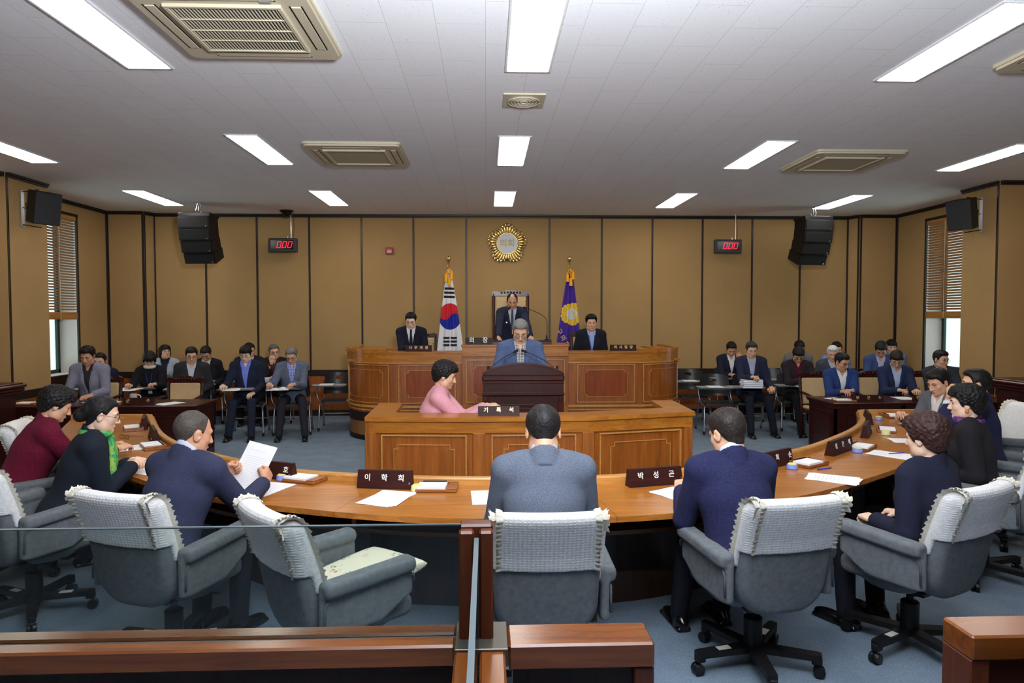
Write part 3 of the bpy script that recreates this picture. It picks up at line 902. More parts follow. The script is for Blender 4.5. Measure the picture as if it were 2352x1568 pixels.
panelled('pier_right_near', PR+.006, 8.78, XR, 8.78, [], (0, -1))
panelled('left_near', XL, YF, XL, 8.65, [1.2, 2.4, 3.6, 4.8, 6., 7.2, 8.4, 9.6, 10.8], (1, 0))
panelled('right_near', XR, YF, XR, 8.78, [1.2, 2.4, 3.6, 4.8, 6., 7.2, 8.4, 9.6, 10.8], (-1, 0))
panelled('front', XL, YF, XR, YF, [1.2*i for i in range(1, 11)], (0, 1))

# ------------------------------------------------------------------ windows with wooden blinds
def window(i, X, y0, y1, s, lab, tilt):
    """s = direction out of the room"""
    fr = plain('window_green_metal', (24, 52, 44), .4, .3)
    rv = plain('window_reveal', (206, 202, 196), .8)
    mb = MB(); D = .32
    for lo, hi in (((y0-.02, WZ0-.02), (y1+.02, WZ0+.006)), ((y0-.02, WZ1-.006), (y1+.02, WZ1+.02)), ((y0-.02, WZ0), (y0+.006, WZ1)), ((y1-.006, WZ0), (y1+.02, WZ1))):
        mb.box((min(X+s*.005, X+s*D), lo[0], lo[1]), (max(X+s*.005, X+s*D), hi[0], hi[1]))
    struct(mb.build('trim_window_reveal_%d' % i, rv))
    mb = MB()
    for lo, hi in (((y0-.05, WZ1-.0), (y1+.05, WZ1+.04)), ((y0-.04, WZ0), (y0, WZ1)), ((y1, WZ0), (y1+.04, WZ1)), ((y0-.05, WZ0-.05), (y1+.05, WZ0))):
        mb.box((min(X-s*.02, X+s*.02), lo[0], lo[1]), (max(X-s*.02, X+s*.02), hi[0], hi[1]), .003)
    struct(mb.build('trim_window_%d' % i, TRIM))
    w = struct(MB().box((min(X+s*.27, X+s*.31), y0, WZ0), (max(X+s*.27, X+s*.31), y0+.06, WZ1)).box((min(X+s*.27, X+s*.31), y1-.06, WZ0), (max(X+s*.27, X+s*.31), y1, WZ1))
        .box((min(X+s*.27, X+s*.31), y0, WZ0), (max(X+s*.27, X+s*.31), y1, WZ0+.06)).box((min(X+s*.27, X+s*.31), y0, WZ1-.06), (max(X+s*.27, X+s*.31), y1, WZ1))
        .box((min(X+s*.27, X+s*.31), (y0+y1)/2-.03, WZ0), (max(X+s*.27, X+s*.31), (y0+y1)/2+.03, WZ1)).build('window_%d' % i, fr))
    MB().box((min(X+s*.285, X+s*.291), y0+.05, WZ0+.05), (max(X+s*.285, X+s*.291), y1-.05, WZ1-.05)).build('pane', glassy('window_glass'), w)
    # blind
    t = thing('venetian_blind', lab, 'blind', (X, (y0+y1)/2, 1.70), 0, 'slatted window blinds')
    sl = wood('blind_wood', (150, 100, 46), (186, 134, 70), 'y', .45); half = (y1-y0)/2-.03
    hw = MB().box((-.03, -half, 1.52), (.03, half, 1.58), .004).build('head_rail', sl, t)
    mb = MB(); k = 34
    for q in range(k):
        z = .15+1.36*q/(k-1); M = Matrix.Translation((0, 0, z)) @ Matrix.Rotation(rad(tilt), 4, 'Y')
        mb.box((-.026, -half, -.0016), (.026, half, .0016), 0, M)
    mb.build('slats', sl, t)
    MB().box((-.028, -half, 0), (.028, half, .11), .006).build('bottom_rail', sl, t)
    tape = plain('blind_cord', (225, 215, 190), .7)
    for yy in (-half*.55, half*.35):
        MB().box((-s*.031-.001, yy-.004, .0), (-s*.031+.001, yy+.004, 1.55)).build('cord', tape, t)
window(1, XL, 9.55, 10.93, -1, 'half-lowered slatted blind in the window on the white flag side', -22)
window(2, XR, 9.57, 11.00, 1, 'half-lowered slatted blind in the window on the purple flag side', 32)

# ------------------------------------------------------------------ ceiling lights
LE = plain('light_diffuser', (255, 255, 255), .5, 0, .2, (255, 250, 242), 16.)
LF = plain('light_frame_white', (210, 210, 212), .5)
proto = thing('ceiling_light', 'x', 'ceiling light', (0, 0, 0), 0, 'recessed ceiling light panels')
mb = MB()
for a, b_ in (((-.165, -.65), (-.145, .65)), ((.145, -.65), (.165, .65)), ((-.145, -.65), (.145, -.63)), ((-.145, .63), (.145, .65))):
    mb.box((a[0], a[1], -.012), (b_[0], b_[1], 0), .003)
mb.build('frame', LF, proto); MB().box((-.144, -.629, -.016), (.144, .629, -.001), .006).build('diffuser', LE, proto)
LI = [(-4.83*1.042, 7.43, 'middle-row ceiling light panel cut by the frame edge on the white flag side'), (-2.28*1.042, 4.36, 'nearest-row long light panel beside the big dark-grilled air conditioner'), (.30, 4.33, 'central light panel directly in front of the round vent'),
      (2.94*1.042, 4.43, 'nearest-row long light panel beside the cut-off air conditioner at the frame edge'), (-2.28*1.042, 7.43, 'middle-row ceiling light panel beside the beige air conditioner on the white flag side'), (.285, 7.40, 'central light panel just behind the round vent'),
      (2.86*1.042, 7.48, 'middle-row ceiling light panel touching the beige air conditioner on the purple flag side'), (5.38*1.042, 7.52, 'middle-row ceiling light panel cut by the frame edge on the purple flag side'), (-4.74*1.042, 10.45, 'farthest-row light panel beside the hanging speaker stack on the white flag side'),
      (-2.24*1.042, 10.38, 'farthest-row light panel beside the black camera dome'), (.275, 10.36, 'farthest-row light panel straight above the gold emblem'), (2.78*1.042, 10.43, 'farthest-row light panel near the clock that has no camera dome'), (5.28*1.042, 10.47, 'farthest-row light panel beside the hanging speaker stack on the purple flag side')]
for i, (x, y, lb) in enumerate(LI):
    if i == 0: proto.location = (x, y, CE); proto['label'] = lb
    else: dup(proto, lb, (x, y, CE))

# ------------------------------------------------------------------ air conditioners
def aircon(label, x, y, dark, rz=0):
    t = thing('ceiling_air_conditioner', label, 'air conditioner', (x, y, CE), rz, 'square cassette air conditioners')
    MB().prism(rrect(.5, .5, .05), -.022, 0).prism(rrect(.485, .485, .05), -.040, -.022).build('panel', CREAM, t)
    g = MB().box((-.30, -.30, -.046), (.30, .30, -.038), .003)
    g.build('intake_back', plain('aircon_dark' if dark else 'aircon_closed', (40, 38, 34) if dark else (178, 168, 140), .7), t)
    mb = MB()
    for i in range(30 if dark else 0): mb.box((-.30+.02*i+.006, -.30, -.054), (-.30+.02*i+.0105, .30, -.046))
    for yy in ((-.15, 0, .15) if dark else ()): mb.box((-.30, yy-.004, -.056), (.30, yy+.004, -.046))
    for a, b_ in (((-.325, -.325), (.325, -.30)), ((-.325, .30), (.325, .325)), ((-.325, -.30), (-.30, .30)), ((.30, -.30), (.325, .30))): mb.box((a[0], a[1], -.058), (b_[0], b_[1], -.036), .003)
    mb.build('grille', CREAM, t)
    for k in range(4):
        M = Matrix.Rotation(k*PI/2, 4, 'Z')
        f = MB().box((-.30, .375, -.045), (.30, .43, -.038), .002, M); f.build('flap', CREAM, t)
        MB().box((-.31, .365, -.0415), (.31, .374, -.037), 0, M).box((-.31, .431, -.0415), (.31, .440, -.037), 0, M).build('air_slot', BLK, t)
    MB().box((.22, -.37, -.046), (.28, -.345, -.039)).build('badge', plain('aircon_badge', (130, 130, 140), .4), t)
aircon('large-looking beige air conditioner with an open dark slatted grille nearest the viewer', -1.46, 4.22, True)
aircon('beige closed-panel air conditioner on the white flag side of the ceiling', -1.37, 7.53, False)
aircon('beige closed-panel air conditioner between two light panels on the purple flag side', 4.02, 7.68, False)
aircon('beige air conditioner whose corner only shows at the ceiling edge', 4.08, 4.30, False)
t = thing('ceiling_vent', 'square beige ceiling vent with a round slotted grille', 'vent', (.31, 5.64, CE), 0)
MB().box((-.17, -.17, -.012), (.17, .17, 0), .003).build('plate', CREAM, t)
MB().lathe([(.0001, -.016), (.135, -.016), (.14, -.012)], (0, 0, 0), 32).build('shade_disc', CREAM2, t)  # solid disc, the shade behind the rings put into its colour
mb = MB()
for r in (.03, .055, .08, .105, .13): mb.tube([(r*cos(a), r*sin(a), -.020) for a in np.linspace(0, 2*PI, 33)], .006, 5)
mb.build('rings', CREAM, t, True)
# camera dome
t = thing('camera_dome', 'black dome camera on the ceiling above a red-digit clock', 'camera', (-3.33, 11.62, CE))
MB().lathe([(.0001, 0), (.11, 0), (.11, -.02), (.085, -.03)], (0, 0, 0), 24).build('base', BLK, t, True, 40)
MB().lathe([(.085, -.03), (.082, -.06), (.06, -.09), (.03, -.105), (.0001, -.11)], (0, 0, 0), 24).build('dome', plain('dome_smoked', (12, 12, 13), .12), t, True)

# ------------------------------------------------------------------ clocks
SEG = {'0': 'abcdef'}
def clock(label, x, dx):
    t = thing('digital_clock', label, 'clock', (x, 11.78, 2.83), 0, 'red-digit wall clocks')
    MB().box((-.235, -.045, 0), (.235, .045, .235), .012).build('case', plain('clock_case', (46, 50, 56), .5), t)
    MB().box((-.20, -.050, .045), (.185, -.043, .20), .003).build('screen', plain('clock_screen', (8, 5, 6), .15), t)
    red = plain('led_red', (255, 30, 60), .4, 0, .5, (255, 12, 40), 5.)
    for k, cx in enumerate((-.055, .035, .125)):
        w, hh, r = .029, .050, .0038; sk = .012
        S = lambda u, v: (cx+u+sk*v/hh, -.053, .122+v)
        mb = MB()
        for a, b_ in ((S(-w, hh), S(w, hh)), (S(-w, -hh), S(w, -hh)), (S(-w, hh*.92), S(-w, .004)), (S(w, hh*.92), S(w, .004)), (S(-w, -.004), S(-w, -hh*.92)), (S(w, -.004), S(w, -hh*.92))): mb.tube([a, b_], r, 6)
        d = mb.build('digit', red, t)
    MB().lathe([(.0001, 0), (.006, 0), (.006, .005), (.0001, .005)], (-.012, -.053, .068), 10, None).build('decimal_point', red, t)
    MB().tube([(dx, 0, .235), (dx, .0, CE-2.83)], .008, 8).build('hanging_rod', CHROME, t)
    MB().tube([(dx+.03, .01, .235), (dx+.045, .03, .40), (dx+.03, .05, CE-2.84)], .004, 6).build('cable', plain('cable_brown', (80, 50, 36), .6), t)
    MB().lathe([(.0001, 0), (.014, 0), (.014, .03), (.0001, .03)], (dx-.06, 0, .233), 10).build('clip', CHROME, t)
clock('red-digit clock reading zero hanging below the camera dome', -3.44, .135)
clock('red-digit clock reading zero hanging on a rod, no camera above', 4.20, .135)

# ------------------------------------------------------------------ speakers
def line_array(label, x, y, rz):
    t = thing('speaker_array', label, 'speaker', (x, y, 2.545), rz, 'hanging four-box speaker stacks')
    gr = plain('speaker_grille', (12, 13, 15), .6, 0, .3)
    MB().box((-.25, -.16, .745), (.25, .16, .80), .005).build('top_frame', plain('array_frame', (40, 40, 44), .25, .6), t)
    z = .745; yoff = -.16; xo = 0.
    for k in range(4):
        tilt = 3+6*k; hh = .19 if k < 3 else .175
        M = Matrix.Translation((0, -.18+.035*k*k*.5, z)) @ Matrix.Rotation(rad(tilt), 4, 'X')
        mb = MB(); P = [(-.25, 0), (.25, 0), (.215, .36), (-.215, .36)]
        mb.prism(P, -hh+.006, 0, M); b_ = mb.build('speaker_box', BLK, t)
        MB().box((-.235, -.008, -hh+.02), (.235, 0, -.014), .003, M).build('grille', gr, b_)
        pass
        MB().lathe([(.0001, 0), (.012, 0), (.012, .003), (.0001, .004)], (0, 0, 0), 12, M @ Matrix.Translation((.20, -.009, -hh+.035)) @ Matrix.Rotation(PI/2, 4, 'X')).build('round_emblem', CHROME, b_)
        z -= hh*cos(rad(tilt))
    MB().tube([(-.02, 0, .80), (-.05, 0, .86), (-.02, 0, .965)], .006, 6).tube([(.02, 0, .80), (.05, 0, .86), (.02, 0, .965)], .006, 6).tube([(0, 0, .85), (0, 0, .965)], .006).build('hanging_shackle', CHROME, t)
line_array('hanging black four-box speaker stack on the white flag side of the wall', -4.50, 10.95, -5)
line_array('hanging black four-box speaker stack on the purple flag side of the wall', 5.33, 11.0, 8)
def wall_speaker(label, x, y, s):
    t = thing('wall_speaker', label, 'speaker', (x, y, 2.88), 0, 'bracketed wall speakers')
    M = Matrix.Translation((s*.27, -.02, .24)) @ Matrix.Rotation(rad(s*58), 4, 'Z') @ Matrix.Rotation(rad(12), 4, 'X')
    c = MB().prism([(-.155, -.13), (.155, -.13), (.12, .13), (-.12, .13)], -.20, .20, M).build('cabinet', plain('wall_speaker_black', (20, 21, 24), .55, 0, .3), t)
    MB().box((-.15, -.142, -.195), (.15, -.13, .195), .004, M).build('grille', plain('wall_speaker_grille', (30, 32, 36), .6), t)
    MB().box((min(0, s*.012), -.03, 0), (max(0, s*.012), .03, .46), .002).build('wall_plate', plain('bracket_grey', (150, 150, 152), .4, .5), t)
    MB().tube([(0, 0, .44), (s*.22, 0, .47)], .006).build('arm', BLKM, t); MB().tube([(0, 0, .03), (s*.24, 0, -.01)], .006).build('arm', BLKM, t)
    MB().tube([(s*.01, .01, .25), (s*.05, .01, .23), (s*.05, .0, .30), (s*.14, 0, .32)], .006, 6).build('cable', BLK, t)
wall_speaker('black wall speaker bracketed on the pier on the white flag side', PL, 8.94, 1)
wall_speaker('black wall speaker bracketed on the pier on the purple flag side', PR, 9.10, -1)
# fire alarm
t = thing('fire_alarm', 'small red fire alarm box on the mustard wall', 'fire alarm', (-1.684, YB, 2.82))
MB().box((-.065, -.05, 0), (.065, 0, .12), .006).build('box', plain('alarm_red', (150, 30, 34), .4), t)
MB().box((-.04, -.056, .02), (.04, -.05, .075), .002).build('lamp', plain('alarm_lamp', (205, 150, 150), .3), t)

# ------------------------------------------------------------------ gold emblem
t = thing('council_emblem', 'gold flower-shaped emblem with white disc on the back wall', 'emblem', (.37, YB, 3.008))
RX = Matrix.Rotation(PI/2, 4, 'X')
mb = MB(); NP = 35
EMR = lambda a: .285+.068*max(0, cos((((a-PI/2+PI/5) % (2*PI/5))-PI/5)*2.5))**1.3
for i in range(NP):
    a = 2*PI*i/NP+PI/2; R = EMR(a)
    pts = [(r*cos(a), -zz, r*sin(a)) for r, zz in ((.15, .03), (R*.7, .045), (R*.92, .042), (R, .03))]
    mb.tube(pts, [.010, .0185, .026, .021], 8)
for i in range(NP):
    a = 2*PI*(i+.5)/NP+PI/2; R = EMR(a)*.90
    mb.tube([(r*cos(a), -.022, r*sin(a)) for r in (.16, R)], [.008, .014], 6)
out = [((EMR(a)-.012)*cos(a), (EMR(a)-.012)*sin(a)) for a in np.linspace(0, 2*PI, 90, endpoint=False)]
mb.prism(out, .001, .018, RX)
mb.build('petals', GOLD, t, True, 50)
for k in range(5):
    a = PI/2+2*PI*k/5; MB().prism([(.010*cos(b_), .010*sin(b_)) for b_ in (PI/2, PI*7/6, PI*11/6)], .066, .070, RX @ Matrix.Translation((.29*cos(a), .29*sin(a), 0))).build('dark_notch', TRIM, t)
MB().lathe([(.0001, 0), (.178, 0), (.178, .058), (.0001, .060)], (0, 0, 0), 48, RX).build('disc', plain('emblem_white', (206, 206, 208), .75), t, True, 40)
MB().tube([(.183*cos(a), -.055, .183*sin(a)) for a in np.linspace(0, 2*PI, 49)], .008, 6).build('ring', GOLD, t, True)
lettering('lettering', '의회', .145, plain('emblem_letter', (176, 156, 92), .6), t, Matrix.Translation((0, -.061, 0)) @ RX, .004, .002)

# ------------------------------------------------------------------ flags
def flag(label, x, kind):
    y = 11.62
    t = thing('flag', label, 'flag', (x, y, .62 if False else 0), 0, None)
    MB().lathe([(.0001, 0), (.17, 0), (.17, .02), (.05, .05), (.02, .08), (.0001, .08)], (0, 0, 0), 24).build('base', plain('flag_base', (90, 70, 40), .4, .4), t, True, 40)
    MB().tube([(0, 0, .07), (0, 0, 2.66)], .013, 10).build('pole', plain('flag_pole', (186, 160, 110), .3, .7), t, True)
    MB().lathe([(.0001, -.05), (.012, -.05), (.014, -.01), (.03, .008), (.036, .035), (.03, .06), (.012, .074), (.0001, .076)], (0, 0, 2.68), 20).build('finial', GOLD, t, True)
    nu, nv = 130, 300; z1, z0 = 2.47, .85
    U, Vv = np.meshgrid(np.linspace(-1, 1, nu), np.linspace(0, 1, nv))
    wdt = .035+.235*Vv**.85+.0*U
    fold = (.012+.030*Vv)*np.sin(U*9.5+2*Vv)*np.cos(U*1.2)
    skew = (.03*Vv if kind == 'k' else -.02*Vv)
    Xc = U*wdt+skew; Yc = -.05-.12*Vv*np.cos(U*PI/2)+fold; Zc = z1+(z0-z1)*Vv-.05*Vv*np.abs(U)+.05*(1-Vv)*(1-np.abs(U))
    V = np.stack([Xc, Yc, Zc], -1).reshape(-1, 3)
    ii = np.arange(nu*nv).reshape(nv, nu); F = np.stack([ii[:-1, :-1], ii[1:, :-1], ii[1:, 1:], ii[:-1, 1:]], -1).reshape(-1, 4)
    wh = plain('flag_white', (226, 226, 228), .85); bk = plain('flag_black', (22, 22, 26), .85); rd = plain('flag_red', (206, 28, 44), .8); bl = plain('flag_blue', (24, 36, 150), .8); pu = fabric('flag_purple', (66, 40, 132), (84, 54, 156), 200., .1, .7); gy = plain('flag_gold', (228, 190, 40), .7); sv = plain('flag_silver', (196, 200, 204), .6)
    c = V[F].mean(1); fx, fz = c[:, 0], c[:, 2]; mi = np.zeros(len(F), 'i4')
    if kind == 'k':
        mats = [wh, bk, rd, bl, gy]
        cx, cz, ra, rb = .018, 1.735, .192, .222
        a, b_ = (fx-cx)/ra, (fz-cz)/rb; ro = .55
        aa, bb_ = a*cos(ro)-b_*sin(ro)*-1*-1, a*sin(ro)+b_*cos(ro)
        ins = a*a+b_*b_ < 1
        red = (bb_ > 0); red |= (aa+.5)**2+bb_**2 < .25; red &= ~((aa-.5)**2+bb_**2 < .25)
        mi[ins & red] = 2; mi[ins & ~red] = 3
        for q, zz in enumerate((2.205, 2.135, 2.065)): mi[(np.abs(fz-zz-.12*(fx)*-.25) < .020) & (np.abs(fx-.008) < .080+.006*q)] = 1
        for zz in (1.375, 1.315, 1.255): mi[(np.abs(fz-zz) < .019) & (np.abs(fx-.02) < .115) & (np.abs(fx-.02) > .008)] = 1
        mi[(fx > .245) & (fz < 1.35)] = 4; mi[(fz < .95)] = 4
    else:
        mats = [pu, gy, sv]
        cx, cz = .03, 1.775; a, b_ = fx-cx, fz-cz; r = np.hypot(a, b_); th = np.arctan2(b_, a)
        R = .165+.012*np.abs(np.sin(th*9))+.022*np.maximum(0, np.cos(((th-PI/2-.2) % (2*PI/5)-PI/5)*2.5+PI*0))
        mi[r < R] = 1; mi[(np.abs(np.sin(th*9)) < .12) & (r > .1) & (r < R)] = 0; mi[r < .102] = 1; mi[r < .094] = 2
    me = npmesh('flag_cloth', V, F, mats[0])
    for m_ in mats[1:]: me.materials.append(m_)
    me.polygons.foreach_set('material_index', mi); link('flag_cloth', me, t)
    mb = MB()
    for dx, zz in ((-.045, 2.32), (.012, 2.25), (.048, 2.36)):
        mb.tube([(dx*.3, -.03, 2.53), (dx, -.08, zz+.14)], .008, 6); mb.lathe([(.0001, .14), (.022, .13), (.026, .10), (.030, 0), (.0001, 0)], (dx, -.09, zz), 10)
    mb.tube([(0, -.02, 2.54), (-.02, -.045, 2.58), (-.01, -.03, 2.61)], .006, 6).tube([(0, -.02, 2.54), (.03, -.05, 2.50), (-.03, -.06, 2.47), (.03, -.06, 2.45)], .012, 6)
    mb.build('gold_tassel', plain('tassel_gold', (236, 166, 24), .7), t, True, 50)
    if kind == 'p':
        lettering('emblem_lettering', '의회', .085, gy, t, Matrix.Translation((.03, -.205, 1.775)) @ RX @ Matrix.Rotation(rad(-62), 4, 'Z'), .002, .001)
        lettering('flag_lettering', '구의회', .105, plain('flag_letter', (200, 176, 110), .6), t, Matrix.Translation((-.135, -.195, 1.37)) @ RX @ Matrix.Rotation(rad(-60), 4, 'Z'), .002, .001, 1.5)
flag('white flag with a red and blue circle and black bars', -.63, 'k')
flag('purple flag with a yellow flower emblem', 1.42, 'p')
# ------------------------------------------------------------------ dais, desks, lecterns
def moulded(mb_m, mb_p, f, s0, s1, z0, z1, ch=.035, inset=.10, n=8, mb_g=None):
    """raised frame + inner panel with clipped corners on a surface f(s, z, out) -> xyz"""
    def loop(a0, a1, b0, b1, c):
        if c == 0: P = [(a0, b0), (a1, b0), (a1, b1), (a0, b1)]
        else: P = [(a0+c, b0), (a1-c, b0), (a1-c, b0+c), (a1, b0+c), (a1, b1-c), (a1-c, b1-c), (a1-c, b1), (a0+c, b1), (a0+c, b1-c), (a0, b1-c), (a0, b0+c), (a0+c, b0+c)]
        out = []
        for i in range(len(P)):
            p, q = P[i], P[(i+1) % len(P)]; k = n if abs(p[0]-q[0]) > .1 else 1
            out += [(p[0]+(q[0]-p[0])*j/k, p[1]+(q[1]-p[1])*j/k) for j in range(k)]
        return out
    def strip(P, w, o0, o1, mb):
        k = len(P); vs = []; fs = []
        cx = sum(p[0] for p in P)/k; cz = sum(p[1] for p in P)/k
        for i in range(k):
            a = np.array(P[i])-np.array(P[i-1]); b = np.array(P[(i+1) % k])-np.array(P[i])
            na = np.array((-a[1], a[0]))/np.linalg.norm(a); nb = np.array((-b[1], b[0]))/np.linalg.norm(b); m = (na+nb); m = m/max(.5, m@m/2+.0)/1.
            q = np.array(P[i])+m*w*.5*2/2
            vs += [f(P[i][0], P[i][1], o0), f(P[i][0], P[i][1], o1), f(q[0], q[1], o1), f(q[0], q[1], o0)]
        for i in range(k):
            j = (i+1) % k
            for c in range(4): fs.append((i*4+c, j*4+c, j*4+(c+1) % 4, i*4+(c+1) % 4))
        mb.add(vs, fs)
    strip(loop(s0, s1, z0, z1, 0), .022, .0, .016, mb_m)
    A = loop(s0+inset, s1-inset, z0+inset*.8, z1-inset*.8, ch)
    strip(A, .010, .0, .012, mb_m if mb_g is None else mb_g)
    # panel surface as a strip grid
    S = np.linspace(s0+inset+.006, s1-inset-.006, n+1); za, zb = z0+inset*.8+.006, z1-inset*.8-.006
    vs = []; fs = []
    for i, s in enumerate(S):
        c = ch if i in (0, n) else 0
        vs += [f(s, za+c, .005), f(s, zb-c, .005)]
    for i in range(n): fs.append((2*i, 2*i+2, 2*i+3, 2*i+1))
    mb_p.add(vs, fs)

def mpanel(t, f, s0, s1, z0, z1, ch=.035, inset=.10, n=8, fm=None, pm=None):
    mm, mp = MB(), MB(); moulded(mm, mp, f, s0, s1, z0, z1, ch, inset, n)
    mm.build('panel_frame', fm, t); mp.build('panel', pm, t)

def pathfun(path):
    P = np.array(path, float); Ls = np.r_[0, np.cumsum(np.linalg.norm(np.diff(P, axis=0), axis=1))]
    def f(s, z, o):
        x = np.interp(s, Ls, P[:, 0]); y = np.interp(s, Ls, P[:, 1])
        e = .02; a = np.array((np.interp(s-e, Ls, P[:, 0]), np.interp(s-e, Ls, P[:, 1]))); b = np.array((np.interp(s+e, Ls, P[:, 0]), np.interp(s+e, Ls, P[:, 1])))
        t = (b-a)/np.linalg.norm(b-a); return (x+t[1]*o, y-t[0]*o, z)
    return f, Ls[-1]

# ---- the presiding bench (dais)
t = thing('presiding_bench', 'long curved-ended wooden presiding bench in front of the flags', 'bench desk', (0, 0, 0))
R = .74; yf = 9.50
xl, xr = -2.03, 2.86
left = [(xl, 11.2), (xl, 10.24)]+arc((xl+R, yf+R), R, 180, 270, 12)
right = arc((xr-R, yf+R), R, 270, 360, 12)+[(xr, 11.2)]
path = left+right
sec = lambda o0, o1, z0, z1: [(o0, z0), (o1, z0), (o1, z1), (o0, z1)]
cxl, cxr = -.335, 1.142
MB().sweep(path, sec(.0, .05, .40, 1.225)).build('front_board', OAKP, t)
MB().sweep(path, sec(-.012, .06, 1.10, 1.225)).sweep(path, sec(-.022, .30, 1.225, 1.25)).build('top_ledge', OAK, t)
MB().sweep(left[:14], sec(-.015, .04, 1.25, 1.285)).build('end_lip', OAK, t); MB().sweep(right[-14:], sec(-.015, .04, 1.25, 1.285)).build('end_lip', OAK, t)
MB().sweep(path, sec(-.014, .02, 1.085, 1.10)).sweep(path, sec(-.018, .02, .47, .50)).sweep(path, sec(-.012, .02, .425, .44)).build('moulding', OAKL, t)
MB().sweep(path, sec(-.004, .06, .27, .40)).build('dark_band', TRIM, t)
MB().sweep(path, sec(.006, .06, .07, .27)).build('ribbed_plinth', wood('plinth_wood', (110, 72, 34), (150, 106, 58), 'z', .5, 5.), t)
MB().sweep(path, sec(-.002, .06, 0, .07)).build('plinth_base', BLK, t)
pf, LL = pathfun(path)
s0 = .96; q = PI/2*R
sx = lambda x: s0+q+(x-(xl+R))
mpanel(t, pf, s0+.18, s0+q-.06, .53, 1.07, .03, .09, 10, OAKL, OAKP)
mpanel(t, pf, sx(2.20), sx(2.12)+q-.16, .53, 1.07, .03, .09, 10, OAKL, OAKP)
mpanel(t, pf, sx(-1.22), sx(-.43), .53, 1.07, .035, .10, 8, OAKL, REDP)
mpanel(t, pf, sx(1.27), sx(2.08), .53, 1.07, .035, .10, 8, OAKL, REDP)
# raised centre
c = MB().box((cxl, yf-.035, .40), (cxr, yf+.04, 1.33), .004).box((cxl, yf, .40), (cxl+.03, 10.25, 1.33)).box((cxr-.03, yf, .40), (cxr, 10.25, 1.33)).build('centre_front', OAKZ, t)
MB().box((cxl-.015, yf-.055, 1.315), (cxr+.015, 10.20, 1.345), .005).build('centre_top', OAK, t)
MB().box((cxl, yf-.05, 1.18), (cxr, yf-.03, 1.315), .004).box((cxl, yf-.05, .40), (cxr, yf-.03, .50), .004).build('centre_rail', OAK, t)
mpanel(t, lambda s, z, o: (s, yf-.035-o, z), cxl+.05, cxr-.05, .54, 1.14, .035, .10, 8, OAKL, REDP)
ins = [(x*.965+.0145, y+.07) for x, y in path]; MB().prism(ins, 0, .42).box((cxl+.04, yf+.10, .42), (cxr-.04, 11.25, .70)).build('platform', CARPET, t)
MB().box((xl+.06, yf+.28, 1.10), (cxl-.002, yf+.62, 1.13)).box((cxr+.002, yf+.28, 1.10), (xr-.06, yf+.62, 1.13)).build('inner_worktop', OAK, t)

# ---- clerk desk
t = thing('clerk_desk', 'u-shaped panelled wooden clerk desk in the middle of the room', 'desk', (0, 0, 0))
fp = [(-.955, 5.555), (-.06, 5.485), (.83, 5.515), (1.755, 5.755)]
MB().sweep(fp, sec(.012, .05, 0, .89)).build('front_board', OAKP, t)
MB().box((-.985, 5.555, 0), (-.945, 6.45, .89)).build('side_board', OAKZ, t); MB().box((1.725, 5.755, 0), (1.765, 6.52, .89)).build('side_board', OAKZ, t)
P0 = [(-.985, 5.535), (-.062, 5.462), (.835, 5.492), (1.78, 5.738)]
top = P0+[(1.80, 6.53), (1.59, 6.53), (1.57, 5.99), (.80, 5.765), (-.04, 5.735), (-.77, 5.80), (-.79, 6.45), (-1.005, 6.45)]
mb = MB(); n_ = len(top)
quads = [(0, 1, 8, 9), (1, 2, 7, 8), (2, 3, 6, 7), (3, 4, 5, 6), (0, 9, 10, 11)]
vs = [(x, y, .895) for x, y in top]+[(x, y, .93) for x, y in top]
fs = [tuple(i+n_ for i in q_) for q_ in quads]+[q_[::-1] for q_ in quads]+[(i, (i+1) % n_, (i+1) % n_+n_, i+n_) for i in range(n_)]
mb.add(vs, fs).build('top_ledge', OAK, t)
MB().sweep(fp, sec(-.004, .02, .80, .895)).sweep(fp, sec(-.004, .02, 0, .10)).build('rails', OAK, t)
for a, b_ in zip(fp[:-1], fp[1:]):
    f_, L_ = pathfun([a, b_]); g_ = lambda s, z, o, f_=f_: f_(s, z, o-.010)
    mpanel(t, g_, .10, L_-.10, .13, .785, .035, .10, 8, OAKL, OAKP)
for x, y in fp[1:3]: MB().box((x-.05, y-.008, .10), (x+.05, y+.02, .80), .004).build('stile', OAKZ, t)
MB().box((-.96, 5.545, .10), (-.90, 5.57, .80)).build('stile', OAKZ, t); MB().box((1.69, 5.74, .10), (1.755, 5.77, .80)).build('stile', OAKZ, t)
MB().box((-.93, 5.76, .72), (1.58, 6.25, .75)).build('inner_worktop', OAK, t)
mpanel(t, lambda s, z, o: (-.985-o, s, z), 5.63, 6.38, .13, .785, .035, .10, 8, OAKL, OAKP)

